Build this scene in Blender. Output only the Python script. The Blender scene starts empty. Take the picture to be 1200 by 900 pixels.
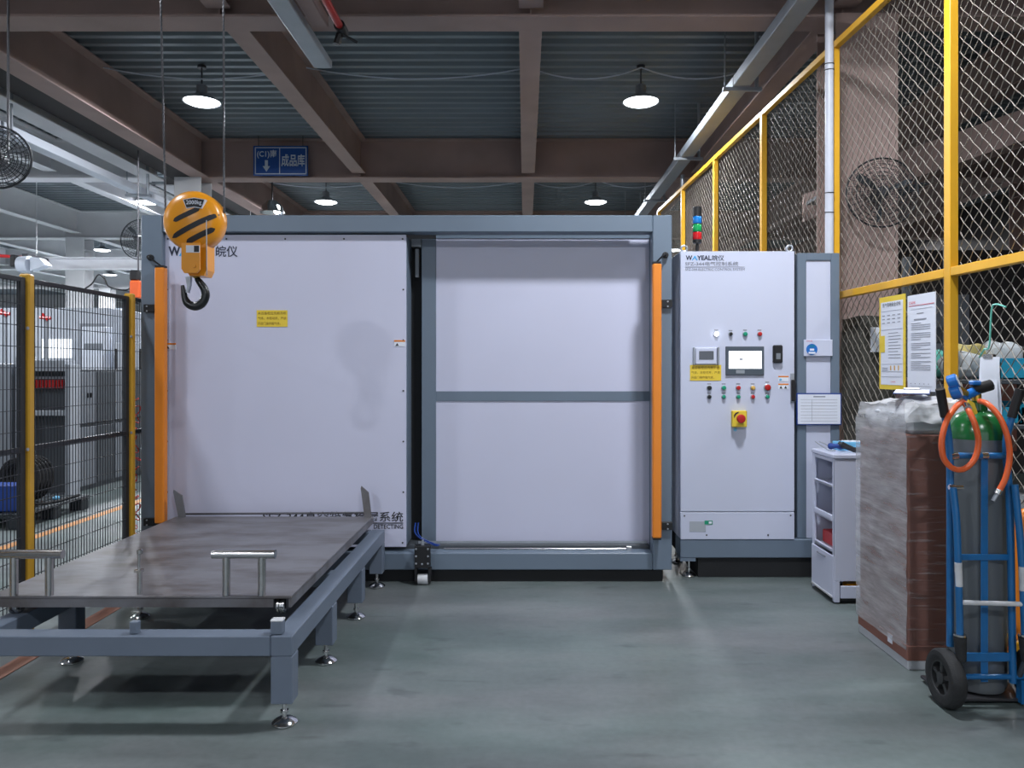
import bpy, math, random
from mathutils import Vector, Matrix
random.seed(7)
D = bpy.data
SC = bpy.context.scene
COL = SC.collection
PI = math.pi

# ------------------------------------------------------------------ camera
cam = D.cameras.new('camera'); camo = D.objects.new('camera', cam); COL.objects.link(camo)
camo.location = (0, 0, 1.5); camo.rotation_euler = (PI/2, 0, 0)
cam.sensor_width = 36; cam.lens = 27.0; cam.shift_x = -15/1200; cam.shift_y = -18/1200
cam.clip_start = 0.05; cam.clip_end = 300
SC.camera = camo

# ------------------------------------------------------------------ world, exposure
w = D.worlds.new('world'); SC.world = w; w.use_nodes = True
bg = w.node_tree.nodes['Background']; bg.inputs[0].default_value = (0.80, 0.88, 1.0, 1); bg.inputs[1].default_value = 1.15
SC.view_settings.view_transform = 'Standard'; SC.view_settings.look = 'None'
SC.view_settings.gamma = 1.0; SC.view_settings.use_curve_mapping = False
SC.view_settings.exposure = 0.0
LAMP_W = 146.0
LAMP_COL = (0.90, 0.94, 1.0)
SC.cycles.max_bounces = 6

# ------------------------------------------------------------------ measures taken at a real depth Y (metres)
def X(u, Y): return (u-615.0)*Y/900.0
def Z(v, Y): return 1.5-(v-432.0)*Y/900.0
def P(u, v, Y): return (X(u, Y), Y, Z(v, Y))

# ------------------------------------------------------------------ materials
def mat(name, col, rough=0.5, metal=0.0, nscale=6.0, namt=0.06, bump=0.0, bscale=60.0, stretch=None, emit=None, estr=0, alpha=None, coat=0.0, spec=0.5, trans=0.0):
    m = D.materials.new(name); m.use_nodes = True
    nt = m.node_tree; N = nt.nodes; L = nt.links
    b = N['Principled BSDF']
    b.inputs['Roughness'].default_value = rough; b.inputs['Metallic'].default_value = metal
    b.inputs['Coat Weight'].default_value = coat
    b.inputs['Specular IOR Level'].default_value = spec
    b.inputs['Transmission Weight'].default_value = trans
    tc = N.new('ShaderNodeTexCoord'); mp = N.new('ShaderNodeMapping')
    L.new(tc.outputs['Object'], mp.inputs[0])
    if stretch: mp.inputs['Scale'].default_value = stretch
    n = N.new('ShaderNodeTexNoise'); n.inputs['Scale'].default_value = nscale; n.inputs['Detail'].default_value = 5
    L.new(mp.outputs[0], n.inputs['Vector'])
    r = N.new('ShaderNodeMix'); r.data_type = 'RGBA'
    lo = [max(0, c*(1-namt*2.2)) for c in col[:3]]; hi = [min(1, c*(1+namt*1.6)) for c in col[:3]]
    r.inputs['A'].default_value = (*lo, 1); r.inputs['B'].default_value = (*hi, 1)
    L.new(n.outputs['Fac'], r.inputs['Factor']); L.new(r.outputs['Result'], b.inputs['Base Color'])
    if bump:
        n2 = N.new('ShaderNodeTexNoise'); n2.inputs['Scale'].default_value = bscale; n2.inputs['Detail'].default_value = 4
        L.new(mp.outputs[0], n2.inputs['Vector'])
        bp = N.new('ShaderNodeBump'); bp.inputs['Strength'].default_value = bump; bp.inputs['Distance'].default_value = 0.01
        L.new(n2.outputs['Fac'], bp.inputs['Height']); L.new(bp.outputs[0], b.inputs['Normal'])
    if emit:
        b.inputs['Emission Color'].default_value = (*emit, 1); b.inputs['Emission Strength'].default_value = estr
    if alpha is not None: b.inputs['Alpha'].default_value = alpha
    return m

M = {}
def mk(k, *a, **kw): M[k] = mat(k, *a, **kw)
mk('frame_grey', (0.150, 0.195, 0.255), 0.42, nscale=3, namt=0.05)
mk('table_grey', (0.150, 0.185, 0.245), 0.45, nscale=5, namt=0.07)
mk('white_panel', (0.60, 0.61, 0.765), 0.36, nscale=1.2, namt=0.025)
mk('cabinet_white', (0.60, 0.63, 0.775), 0.36, nscale=1.2, namt=0.02)
mk('black', (0.012, 0.012, 0.014), 0.45)
mk('dark_gap', (0.010, 0.011, 0.013), 0.8)
mk('orange', (0.84, 0.255, 0.025), 0.35, nscale=3, namt=0.05)
mk('hoist_orange', (0.88, 0.34, 0.015), 0.30, nscale=8, namt=0.05, coat=0.3)
mk('navy', (0.015, 0.02, 0.05), 0.5, namt=0)
mk('ink', (0.02, 0.02, 0.025), 0.6, namt=0)
mk('ink_grey', (0.16, 0.17, 0.21), 0.6, namt=0)
mk('ink_line', (0.28, 0.29, 0.34), 0.6, namt=0)
mk('sky_ink', (0.03, 0.38, 0.75), 0.5, namt=0)
mk('label_yellow', (0.82, 0.60, 0.05), 0.55, namt=0.03)
mk('ink_brown', (0.25, 0.14, 0.01), 0.6, namt=0)
mk('paper', (0.76, 0.79, 0.88), 0.7, namt=0.02)
mk('sign_blue', (0.008, 0.07, 0.30), 0.45, namt=0.06)
mk('sign_white', (0.55, 0.62, 0.70), 0.5, namt=0.03)
mk('logo_red', (0.65, 0.03, 0.06), 0.5, namt=0)
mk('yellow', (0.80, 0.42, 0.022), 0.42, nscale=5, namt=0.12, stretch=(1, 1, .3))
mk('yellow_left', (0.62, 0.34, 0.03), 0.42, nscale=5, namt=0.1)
mk('fence_dark', (0.020, 0.022, 0.026), 0.5)
mk('wire_zinc', (0.25, 0.225, 0.19), 0.5, metal=0.0, namt=0.2, nscale=14)
mk('wire_dark', (0.022, 0.025, 0.032), 0.5)
mk('galv', (0.42, 0.45, 0.50), 0.38, metal=0.5, nscale=9, namt=0.1)
mk('tray_grey', (0.34, 0.37, 0.41), 0.45, metal=0.3, namt=0.08)
mk('tray_white', (0.62, 0.66, 0.74), 0.45, namt=0.05)
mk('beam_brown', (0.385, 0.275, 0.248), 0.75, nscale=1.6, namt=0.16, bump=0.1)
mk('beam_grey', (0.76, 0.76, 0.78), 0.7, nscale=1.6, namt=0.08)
mk('deck', (0.20, 0.232, 0.255), 0.42, metal=0.3, nscale=3, namt=0.12, stretch=(.3, 1, 1))
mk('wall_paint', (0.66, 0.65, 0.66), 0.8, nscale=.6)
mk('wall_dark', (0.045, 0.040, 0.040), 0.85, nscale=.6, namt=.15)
mk('steel', (0.58, 0.57, 0.57), 0.22, metal=1.0, nscale=14, namt=0.12)
mk('chrome', (0.75, 0.75, 0.76), 0.14, metal=1.0, namt=0.03)
mk('dark_steel', (0.10, 0.10, 0.11), 0.4, metal=0.8, namt=0.1)
mk('rubber', (0.022, 0.023, 0.025), 0.75, nscale=30, namt=0.3, bump=0.3, bscale=200)
mk('hook_black', (0.012, 0.014, 0.016), 0.3, namt=0.1)
mk('carton', (0.235, 0.100, 0.075), 0.75, nscale=3, namt=0.12, bump=0.05)
mk('foam_white', (0.50, 0.52, 0.56), 0.8)
mk('bottle_green', (0.012, 0.125, 0.030), 0.22, nscale=5, namt=0.1, coat=0.4)
mk('bottle_grey', (0.165, 0.18, 0.195), 0.42, metal=0.35, nscale=3, namt=0.14, stretch=(1, 1, .3))
mk('dolly_blue', (0.012, 0.135, 0.36), 0.33, nscale=10, namt=0.12, coat=0.2)
mk('gauge_blue', (0.01, 0.16, 0.55), 0.35, namt=0.05)
mk('hose_orange', (0.80, 0.135, 0.035), 0.36, nscale=10, namt=0.06)
mk('brass', (0.72, 0.47, 0.08), 0.3, metal=0.8)
mk('worn_white', (0.62, 0.63, 0.66), 0.6, nscale=20, namt=0.15)
mk('red', (0.50, 0.015, 0.015), 0.35, namt=0.05)
mk('green', (0.01, 0.30, 0.17), 0.35, namt=0.05)
mk('amber', (0.70, 0.42, 0.10), 0.4, namt=0.05)
mk('bezel', (0.075, 0.095, 0.12), 0.4)
mk('screen_on', (0.8, 0.85, 0.9), 0.3, emit=(0.86, 0.93, 1.0), estr=1.3)
mk('screen_off', (0.10, 0.11, 0.13), 0.15)
mk('lamp_white', (0.9, 0.9, 0.9), 0.3, emit=(0.9, 0.95, 1.0), estr=8)
mk('lamp_lens', (0.9, 0.95, 1.0), 0.4, emit=(0.88, 0.94, 1.0), estr=9)
mk('shade', (0.36, 0.38, 0.41), 0.3, metal=0.6)
mk('stack_blue', (0.01, 0.20, 0.62), 0.2, coat=.5)
mk('stack_green', (0.01, 0.36, 0.10), 0.2, coat=.5)
mk('stack_red', (0.62, 0.015, 0.02), 0.2, coat=.5)
mk('bin_blue', (0.02, 0.32, 0.50), 0.5)
mk('light_blue', (0.16, 0.48, 0.75), 0.5)
mk('deep_blue', (0.012, 0.05, 0.26), 0.5)
mk('pipe_white', (0.60, 0.62, 0.70), 0.4)
mk('red_hose', (0.62, 0.03, 0.03), 0.4)
mk('blue_hose', (0.01, 0.05, 0.28), 0.4)
mk('pallet_black', (0.022, 0.030, 0.036), 0.6, namt=.1)
mk('line_orange', (0.55, 0.24, 0.07), 0.6, nscale=8, namt=0.15)
mk('line_brown', (0.30, 0.12, 0.07), 0.6, nscale=8, namt=0.2)
mk('mach_grey', (0.42, 0.45, 0.50), 0.5, nscale=2)
mk('mach_mid', (0.20, 0.22, 0.25), 0.5, nscale=2)
mk('wheel_grey', (0.035, 0.037, 0.040), 0.6)
mk('mach_dark', (0.070, 0.080, 0.092), 0.5, nscale=2)
mk('cloth_dark', (0.085, 0.082, 0.070), 0.9, nscale=9, namt=.2, bump=.3, bscale=12)
mk('bag_white', (0.55, 0.58, 0.60), 0.35, nscale=6, namt=.12, bump=.7, bscale=18)
mk('bag_pink', (0.42, 0.26, 0.27), 0.6, nscale=9, namt=.25, bump=.6, bscale=20)
mk('bag_yellow', (0.70, 0.58, 0.22), 0.4, nscale=9, namt=.15, bump=.6, bscale=20)
mk('mint', (0.15, 0.55, 0.45), 0.4)
mk('glass', (0.9, 0.95, 1.0), 0.05, trans=1.0, namt=0)

def floor_mat():
    m = D.materials.new('floor_epoxy'); m.use_nodes = True
    nt = m.node_tree; N = nt.nodes; L = nt.links; b = N['Principled BSDF']
    tc = N.new('ShaderNodeTexCoord')
    a = N.new('ShaderNodeTexNoise'); a.inputs['Scale'].default_value = 1.3; a.inputs['Detail'].default_value = 8; a.inputs['Roughness'].default_value = .62
    c = N.new('ShaderNodeTexNoise'); c.inputs['Scale'].default_value = 28; c.inputs['Detail'].default_value = 3
    for n in (a, c): L.new(tc.outputs['Object'], n.inputs['Vector'])
    cr = N.new('ShaderNodeValToRGB'); e = cr.color_ramp.elements
    e[0].position = .38; e[0].color = (0.120, 0.146, 0.146, 1); e[1].position = .62; e[1].color = (0.200, 0.226, 0.230, 1)
    L.new(a.outputs['Fac'], cr.inputs[0])
    mp = N.new('ShaderNodeMapping'); mp.inputs['Scale'].default_value = (.55, 1.5, 1); L.new(tc.outputs['Object'], mp.inputs[0])
    L.new(mp.outputs[0], a.inputs['Vector'])
    g = N.new('ShaderNodeTexNoise'); g.inputs['Scale'].default_value = .9; g.inputs['Detail'].default_value = 6; g.inputs['Roughness'].default_value = .6; L.new(mp.outputs[0], g.inputs['Vector'])
    gr = N.new('ShaderNodeValToRGB'); ge = gr.color_ramp.elements
    ge[0].position = .36; ge[0].color = (.94, 1.04, 1.0, 1); ge[1].position = .64; ge[1].color = (1.08, 1.0, 1.02, 1)
    L.new(g.outputs['Fac'], gr.inputs[0])
    tm = N.new('ShaderNodeMix'); tm.data_type = 'RGBA'; tm.blend_type = 'MULTIPLY'; tm.inputs['Factor'].default_value = 1
    L.new(cr.outputs[0], tm.inputs['A']); L.new(gr.outputs[0], tm.inputs['B'])
    sc = N.new('ShaderNodeTexNoise'); sc.inputs['Scale'].default_value = 5.5; sc.inputs['Detail'].default_value = 3; L.new(mp.outputs[0], sc.inputs['Vector'])
    sr = N.new('ShaderNodeValToRGB'); se = sr.color_ramp.elements; se[0].position = .26; se[0].color = (.68, .68, .70, 1); se[1].position = .38; se[1].color = (1, 1, 1, 1)
    L.new(sc.outputs['Fac'], sr.inputs[0])
    t2 = N.new('ShaderNodeMix'); t2.data_type = 'RGBA'; t2.blend_type = 'MULTIPLY'; t2.inputs['Factor'].default_value = 1
    L.new(tm.outputs['Result'], t2.inputs['A']); L.new(sr.outputs[0], t2.inputs['B'])
    mx = N.new('ShaderNodeMix'); mx.data_type = 'RGBA'; mx.blend_type = 'MULTIPLY'; mx.inputs['Factor'].default_value = .25
    L.new(t2.outputs['Result'], mx.inputs['A']); L.new(c.outputs['Fac'], mx.inputs['B']); L.new(mx.outputs['Result'], b.inputs['Base Color'])
    mr = N.new('ShaderNodeMapRange'); mr.inputs['To Min'].default_value = .28; mr.inputs['To Max'].default_value = .52
    L.new(a.outputs['Fac'], mr.inputs['Value']); L.new(mr.outputs[0], b.inputs['Roughness'])
    return m
M['floor'] = floor_mat()

def plate_mat():
    m = D.materials.new('plate_steel'); m.use_nodes = True
    nt = m.node_tree; N = nt.nodes; L = nt.links; b = N['Principled BSDF']
    tc = N.new('ShaderNodeTexCoord'); mp = N.new('ShaderNodeMapping'); mp.inputs['Scale'].default_value = (1, 2.6, 1)
    L.new(tc.outputs['Object'], mp.inputs[0])
    a = N.new('ShaderNodeTexNoise'); a.inputs['Scale'].default_value = 2.4; a.inputs['Detail'].default_value = 7; a.inputs['Roughness'].default_value = .6
    L.new(mp.outputs[0], a.inputs['Vector'])
    cr = N.new('ShaderNodeValToRGB'); e = cr.color_ramp.elements
    e[0].position = .33; e[0].color = (0.130, 0.115, 0.112, 1); e[1].position = .60; e[1].color = (0.25, 0.25, 0.272, 1)
    x = cr.color_ramp.elements.new(.47); x.color = (0.20, 0.194, 0.205, 1)
    L.new(a.outputs['Fac'], cr.inputs[0]); L.new(cr.outputs[0], b.inputs['Base Color'])
    b.inputs['Metallic'].default_value = .55
    mr = N.new('ShaderNodeMapRange'); mr.inputs['To Min'].default_value = .38; mr.inputs['To Max'].default_value = .6
    L.new(a.outputs['Fac'], mr.inputs['Value']); L.new(mr.outputs[0], b.inputs['Roughness'])
    return m
M['plate'] = plate_mat()

def film_mat(name, lo, hi, fm=.35, sz=6, sc=3.2):
    m = D.materials.new(name); m.use_nodes = True
    nt = m.node_tree; N = nt.nodes; L = nt.links; b = N['Principled BSDF']
    b.inputs['Base Color'].default_value = (0.62, 0.63, 0.66, 1); b.inputs['Roughness'].default_value = .22
    tc = N.new('ShaderNodeTexCoord'); mp = N.new('ShaderNodeMapping'); mp.inputs['Scale'].default_value = (1.0, 1.0, sz); mp.inputs['Rotation'].default_value = (.35, .10, 0)
    L.new(tc.outputs['Object'], mp.inputs[0])
    a = N.new('ShaderNodeTexNoise'); a.inputs['Scale'].default_value = sc; a.inputs['Detail'].default_value = 6; a.inputs['Roughness'].default_value = .65
    L.new(mp.outputs[0], a.inputs['Vector'])
    mr = N.new('ShaderNodeMapRange'); mr.inputs['From Min'].default_value = fm; mr.inputs['From Max'].default_value = .72
    mr.inputs['To Min'].default_value = lo; mr.inputs['To Max'].default_value = hi
    L.new(a.outputs['Fac'], mr.inputs['Value']); L.new(mr.outputs[0], b.inputs['Alpha'])
    bp = N.new('ShaderNodeBump'); bp.inputs['Strength'].default_value = .45; bp.inputs['Distance'].default_value = .008
    L.new(a.outputs['Fac'], bp.inputs['Height']); L.new(bp.outputs[0], b.inputs['Normal'])
    return m
M['film_thin'] = film_mat('film_thin', .04, .50, .53, 16, 3.6)
M['film_sheen'] = film_mat('film_sheen', .36, .70, .36, 7, 3.6)  # sheen on the left face put into a whiter, more opaque film
M['film_gathered'] = film_mat('film_gathered', .62, .95)

# ------------------------------------------------------------------ mesh builder
class MB:
    def __init__(s): s.v = []; s.f = []; s.mi = []; s.cur = 0
    def add(s, vs, fs):
        o = len(s.v); s.v += [tuple(p) for p in vs]; s.f += [tuple(i+o for i in f) for f in fs]; s.mi += [s.cur]*len(fs); return s
    def box(s, x0, x1, y0, y1, z0, z1, c=0.0):
        if x0 > x1: x0, x1 = x1, x0
        if y0 > y1: y0, y1 = y1, y0
        if z0 > z1: z0, z1 = z1, z0
        c = min(c, (x1-x0)*.45, (y1-y0)*.45, (z1-z0)*.45)
        if c <= 0:
            vs = [(x, y, z) for x in (x0, x1) for y in (y0, y1) for z in (z0, z1)]
            return s.add(vs, [(0, 1, 3, 2), (4, 6, 7, 5), (0, 4, 5, 1), (2, 3, 7, 6), (0, 2, 6, 4), (1, 5, 7, 3)])
        vs = []; fs = []
        A = ((x0, x1), (y0, y1), (z0, z1))
        idx = {}
        for sx in (0, 1):
            for sy in (0, 1):
                for sz in (0, 1):
                    for ax in range(3):
                        p = [A[0][sx], A[1][sy], A[2][sz]]
                        for k, sg in enumerate((sx, sy, sz)):
                            if k != ax: p[k] += -c if sg else c
                        idx[(sx, sy, sz, ax)] = len(vs); vs.append(p)
        for ax in range(3):
            a, b = [k for k in range(3) if k != ax]
            for sg in (0, 1):
                q = []
                for (i, j) in ((0, 0), (1, 0), (1, 1), (0, 1)):
                    t = [0, 0, 0]; t[ax] = sg; t[a] = i; t[b] = j; q.append(idx[(*t, ax)])
                fl = (sg == 1) ^ (ax == 1)
                fs.append(q if fl else q[::-1])
        for ax in range(3):           # edge chamfers along ax
            a, b = [k for k in range(3) if k != ax]
            for i in (0, 1):
                for j in (0, 1):
                    t0 = [0, 0, 0]; t0[a] = i; t0[b] = j; t1 = list(t0); t1[ax] = 1
                    fs.append([idx[(*t0, a)], idx[(*t0, b)], idx[(*t1, b)], idx[(*t1, a)]])
        for sx in (0, 1):
            for sy in (0, 1):
                for sz in (0, 1):
                    fs.append([idx[(sx, sy, sz, k)] for k in range(3)])
        return s.add(vs, fs)
    def tube(s, pts, r, n=8, closed=False, cap=True):
        pts = [Vector(p) for p in pts]; m = len(pts)
        rs = r if isinstance(r, (list, tuple)) else [r]*m
        vs = []; prev = None
        for i, p in enumerate(pts):
            if closed: t = pts[(i+1) % m]-pts[i-1]
            else: t = pts[min(i+1, m-1)]-pts[max(i-1, 0)]
            t.normalize()
            if prev is None:
                a = Vector((0, 0, 1)) if abs(t.z) < .9 else Vector((1, 0, 0))
                u = t.cross(a).normalized()
            else:
                u = (prev-t*prev.dot(t)).normalized()
            prev = u; q = t.cross(u)
            for k in range(n):
                an = 2*PI*k/n; vs.append(p+(u*math.cos(an)+q*math.sin(an))*rs[i])
        fs = []
        for i in range(m if closed else m-1):
            for k in range(n):
                j = (i+1) % m
                fs.append((i*n+k, i*n+(k+1) % n, j*n+(k+1) % n, j*n+k))
        if cap and not closed: fs += [tuple(range(n))[::-1], tuple((m-1)*n+k for k in range(n))]
        return s.add(vs, fs)
    def lathe(s, prof, n=24, center=(0, 0, 0), axis='z', cap=True):
        """prof: list of (r, h)"""
        vs = []; cx, cy, cz = center
        for r, h in prof:
            for k in range(n):
                a = 2*PI*k/n; c_, s_ = r*math.cos(a), r*math.sin(a)
                if axis == 'z': vs.append((cx+c_, cy+s_, cz+h))
                elif axis == 'y': vs.append((cx+c_, cy+h, cz+s_))
                else: vs.append((cx+h, cy+c_, cz+s_))
        m = len(prof); fs = []
        for i in range(m-1):
            for k in range(n): fs.append((i*n+k, i*n+(k+1) % n, (i+1)*n+(k+1) % n, (i+1)*n+k))
        if cap: fs += [tuple(range(n))[::-1], tuple((m-1)*n+k for k in range(n))]
        return s.add(vs, fs)
    def cyl(s, r, h0, h1, center=(0, 0, 0), axis='z', n=16): return s.lathe([(r, h0), (r, h1)], n, center, axis)
    def prism(s, poly, y0, y1):
        """poly in (x,z), extruded along y"""
        n = len(poly); vs = [(p[0], y0, p[1]) for p in poly]+[(p[0], y1, p[1]) for p in poly]
        fs = [tuple(range(n)), tuple(range(n, 2*n))[::-1]]+[(i, n+i, n+(i+1) % n, (i+1) % n) for i in range(n)]
        return s.add(vs, fs)
    def xf(s, mtx): s.v = [tuple(mtx @ Vector(p)) for p in s.v]; return s
    def build(s, name, m, parent=None, label=None, kind=None, smooth=True, off=None):
        me = D.meshes.new(name)
        o0 = Vector(off) if off is not None else (Vector(parent['_o']) if parent is not None and '_o' in parent else Vector((0, 0, 0)))
        me.from_pydata([tuple(Vector(p)-o0) for p in s.v], [], s.f)
        for x in (m if isinstance(m, (list, tuple)) else [m]): me.materials.append(M[x] if isinstance(x, str) else x)
        if any(s.mi): me.polygons.foreach_set('material_index', s.mi)
        import bmesh
        bm = bmesh.new(); bm.from_mesh(me); bmesh.ops.recalc_face_normals(bm, faces=bm.faces); bm.to_mesh(me); bm.free()
        if smooth:
            me.shade_smooth(); me.set_sharp_from_angle(angle=math.radians(35))
        me.update()
        o = D.objects.new(name, me); COL.objects.link(o)
        if parent is not None:
            o.parent = parent; o['_o'] = tuple(o0)
        elif off is not None:
            o.location = off; o['_o'] = tuple(o0)
        if label: o['label'] = label
        if kind: o['kind'] = kind
        return o

def thing(name, label, cat, loc=(0, 0, 0), group=None):
    o = D.objects.new(name, None); COL.objects.link(o); o.location = loc; o.empty_display_size = .1
    o['_o'] = tuple(loc); o['label'] = label; o['category'] = cat
    if group: o['group'] = group
    return o
def solo(mb, name, m, label, cat, group=None, off=None, smooth=True):
    xs = [p[0] for p in mb.v]; ys = [p[1] for p in mb.v]; zs = [p[2] for p in mb.v]
    if off is None: off = ((min(xs)+max(xs))/2, (min(ys)+max(ys))/2, min(zs))
    o = mb.build(name, m, None, off=off, smooth=smooth); o['label'] = label; o['category'] = cat
    if group: o['group'] = group
    return o
def struct(mb, name, m):
    o = mb.build(name, m); o['kind'] = 'structure'; return o
def copy_tree(root, loc, label=None):
    def rec(o, par):
        c = o.copy(); COL.objects.link(c); c.parent = par
        for ch in kids.get(o, []): rec(ch, c)
        return c
    kids = {}
    for o in D.objects:
        if o.parent: kids.setdefault(o.parent, []).append(o)
    c = rec(root, None); c.location = loc
    if label: c['label'] = label
    return c

FNT = None
def text(s, x0, z0, x1, z1, y, m, parent, name='lettering', fit=True, mtx=None, thick=0.0, bold=0.0):
    """lettering filling the rectangle x0..x1, z0..z1 in the plane Y=y facing the camera side (-Y); mtx overrides the plane"""
    cu = D.curves.new('t', 'FONT'); cu.body = s; cu.size = 1; cu.offset = bold; cu.resolution_u = 2
    to = D.objects.new('t', cu); COL.objects.link(to)
    dg = bpy.context.evaluated_depsgraph_get(); dg.update()
    me = D.meshes.new_from_object(to.evaluated_get(dg))
    D.objects.remove(to); D.curves.remove(cu)
    me.materials.clear(); me.materials.append(M[m])
    xs = [v.co.x for v in me.vertices]; ys = [v.co.y for v in me.vertices]
    if not xs: return None
    ax, bx, ay, by = min(xs), max(xs), min(ys), max(ys)
    o0 = Vector(parent['_o'])
    for v in me.vertices:
        a = (v.co.x-ax)/(bx-ax); b = (v.co.y-ay)/(by-ay)
        p = Vector((x0+(x1-x0)*a, y, z0+(z1-z0)*b))
        if mtx is not None: p = mtx @ Vector((p.x, 0, p.z))
        v.co = p-o0
    o = D.objects.new(name, me); COL.objects.link(o); o.parent = parent; o['_o'] = tuple(o0)
    return o
def arc(cx, cz, r, a0, a1, n, y): return [(cx+r*math.cos(math.radians(a0+(a1-a0)*i/n)), y, cz+r*math.sin(math.radians(a0+(a1-a0)*i/n))) for i in range(n+1)]
def smoothpath(pts, k=6):
    pts = [Vector(p) for p in pts]; out = []
    for i in range(len(pts)-1):
        p0 = pts[max(i-1, 0)]; p1 = pts[i]; p2 = pts[i+1]; p3 = pts[min(i+2, len(pts)-1)]
        for j in range(k):
            t = j/k
            out.append(.5*((2*p1)+(p2-p0)*t+(2*p0-5*p1+4*p2-p3)*t*t+(3*p1-p0-3*p2+p3)*t*t*t))
    out.append(pts[-1]); return out

# ================================================================== THE HALL
DZ, BB = 4.97, 4.37          # deck height, underside of main beams
YR = [1.1, 6.4, 11.7, 17.0, 22.3, 27.6]
struct(MB().box(-26, 9.5, -8, 36, -.1, 0), 'floor', 'floor')
mb = MB()                     # corrugated steel deck
prof = [(0, 0), (.07, 0), (.10, .065), (.17, .065), (.20, 0)]
ys = []; y = -8.0
while y < 36:
    for dy, dz in prof[:-1]: ys.append((y+dy, DZ+dz))
    y += .20
vs = []; fs = []
for (yy, zz) in ys: vs += [(-26, yy, zz), (9.5, yy, zz)]
for i in range(len(ys)-1): fs.append((2*i, 2*i+1, 2*i+3, 2*i+2))
mb.add(vs, fs); mb.box(-26, 9.5, -8, 36, DZ+.09, DZ+.2)
struct(mb, 'ceiling', 'deck').data.shade_flat()
def ibeam_x(x0, x1, y, z0, z1, m, wd=.28):
    b = MB(); b.box(x0, x1, y-wd/2, y+wd/2, z0, z0+.022, .003).box(x0, x1, y-wd/2, y+wd/2, z1-.022, z1, .003).box(x0, x1, y-.012, y+.012, z0+.02, z1-.02)
    xx = math.ceil((x0+2.5)/2.55)*2.55-2.5
    while xx < x1:
        if xx > x0: b.box(xx-.006, xx+.006, y-wd/2+.02, y+wd/2-.02, z0+.02, z1-.02)
        xx += 2.55
    struct(b, 'ceiling_beam', m)
def ibeam_y(x, y0, y1, z0, z1, m, wd=.2):
    b = MB(); b.box(x-wd/2, x+wd/2, y0, y1, z0, z0+.02, .003).box(x-wd/2, x+wd/2, y0, y1, z1-.02, z1, .003).box(x-.01, x+.01, y0, y1, z0+.018, z1-.018)
    struct(b, 'ceiling_beam', m)
for yy in YR:
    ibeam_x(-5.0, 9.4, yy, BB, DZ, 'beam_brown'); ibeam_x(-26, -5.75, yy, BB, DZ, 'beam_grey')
for xx in (-2.5, .05, 2.6, 5.15, 7.7):
    for a, b in zip([-8]+YR, YR+[36]):
        ibeam_y(xx, a+.13, b-.13, BB+.07, DZ, 'beam_brown')
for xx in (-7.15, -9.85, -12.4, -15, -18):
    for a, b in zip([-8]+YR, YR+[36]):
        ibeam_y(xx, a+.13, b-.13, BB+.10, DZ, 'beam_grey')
for a, b in zip([-8]+YR, YR+[36]):
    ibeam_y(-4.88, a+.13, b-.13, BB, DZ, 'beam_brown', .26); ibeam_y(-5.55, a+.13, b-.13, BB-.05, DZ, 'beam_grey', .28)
struct(MB().box(-5.4, -5.02, -8, 36, BB+.03, BB+.05), 'girder_gap_shade', 'wall_dark')  # dark sheet in place of the unlit gap between the two girders
# columns
def column(x, y, m, wd=.4, dp=.4):
    b = MB(); b.box(x-wd/2, x+wd/2, y-dp/2, y-dp/2+.022, 0, BB, .002).box(x-wd/2, x+wd/2, y+dp/2-.022, y+dp/2, 0, BB, .002).box(x-.01, x+.01, y-dp/2+.02, y+dp/2-.02, 0, BB)
    b.box(x-wd/2-.06, x+wd/2+.06, y-dp/2-.06, y+dp/2+.06, 0, .03, .004)
    for zz in (BB-.25, 2.2): b.box(x-wd/2+.01, x+wd/2-.01, y-dp/2+.02, y+dp/2-.02, zz, zz+.012)
    struct(b, 'column', m)
column(2.76, 6.4, 'beam_brown', .5, .42); column(2.7, 11.7, 'beam_brown'); column(2.7, 17, 'beam_brown'); column(7.7, 11.7, 'beam_brown')
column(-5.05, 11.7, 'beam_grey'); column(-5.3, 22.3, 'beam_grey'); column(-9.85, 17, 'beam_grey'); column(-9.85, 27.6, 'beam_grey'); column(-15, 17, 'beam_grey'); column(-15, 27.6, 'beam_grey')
# walls; the far and the left wall are pierced by a band of windows
def pierced(name, m, fixed, a0, a1, wins, z0, z1, alongx=True):
    b = MB(); t = .2
    def bx(p, q, zz0, zz1):
        if alongx: b.box(p, q, fixed, fixed+t, zz0, zz1)
        else: b.box(fixed-t, fixed, p, q, zz0, zz1)
    bx(a0, a1, 0, z0); bx(a0, a1, z1, 5.4)
    e = a0
    for p, q in wins: bx(e, p, z0, z1); e = q
    bx(e, a1, z0, z1); struct(b, name, m)
    for k, (p, q) in enumerate(wins):
        f = MB(); n = 4
        for i in range(n+1):
            xx = p+(q-p)*i/n
            if alongx: f.box(xx-.03, xx+.03, fixed+.04, fixed+.12, z0, z1)
            else: f.box(fixed-.12, fixed-.04, xx-.03, xx+.03, z0, z1)
        for zz in (z0+.03, (z0+z1)/2, z1-.03):
            if alongx: f.box(p, q, fixed+.05, fixed+.11, zz-.03, zz+.03)
            else: f.box(fixed-.11, fixed-.05, p, q, zz-.03, zz+.03)
        wo = struct(f, 'window_%d' % (k+1+(0 if alongx else 20)), 'tray_white')
        g = MB()
        if alongx: g.box(p, q, fixed+.075, fixed+.083, z0, z1)
        else: g.box(fixed-.083, fixed-.075, p, q, z0, z1)
        g.build('pane', 'glass', wo)
pierced('wall_back', 'wall_paint', 36, -26, 9.5, [(-25.2+i*3.6, -22.4+i*3.6) for i in range(7)], 1.1, 4.4)
pierced('wall_left', 'wall_paint', -25.8, -8, 36, [(-6.5+i*4.2, -3.2+i*4.2) for i in range(10)], 1.1, 4.3, False)
struct(MB().box(9.5, 9.7, -8, 36, 0, 5.4), 'wall_right', 'wall_dark')
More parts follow.
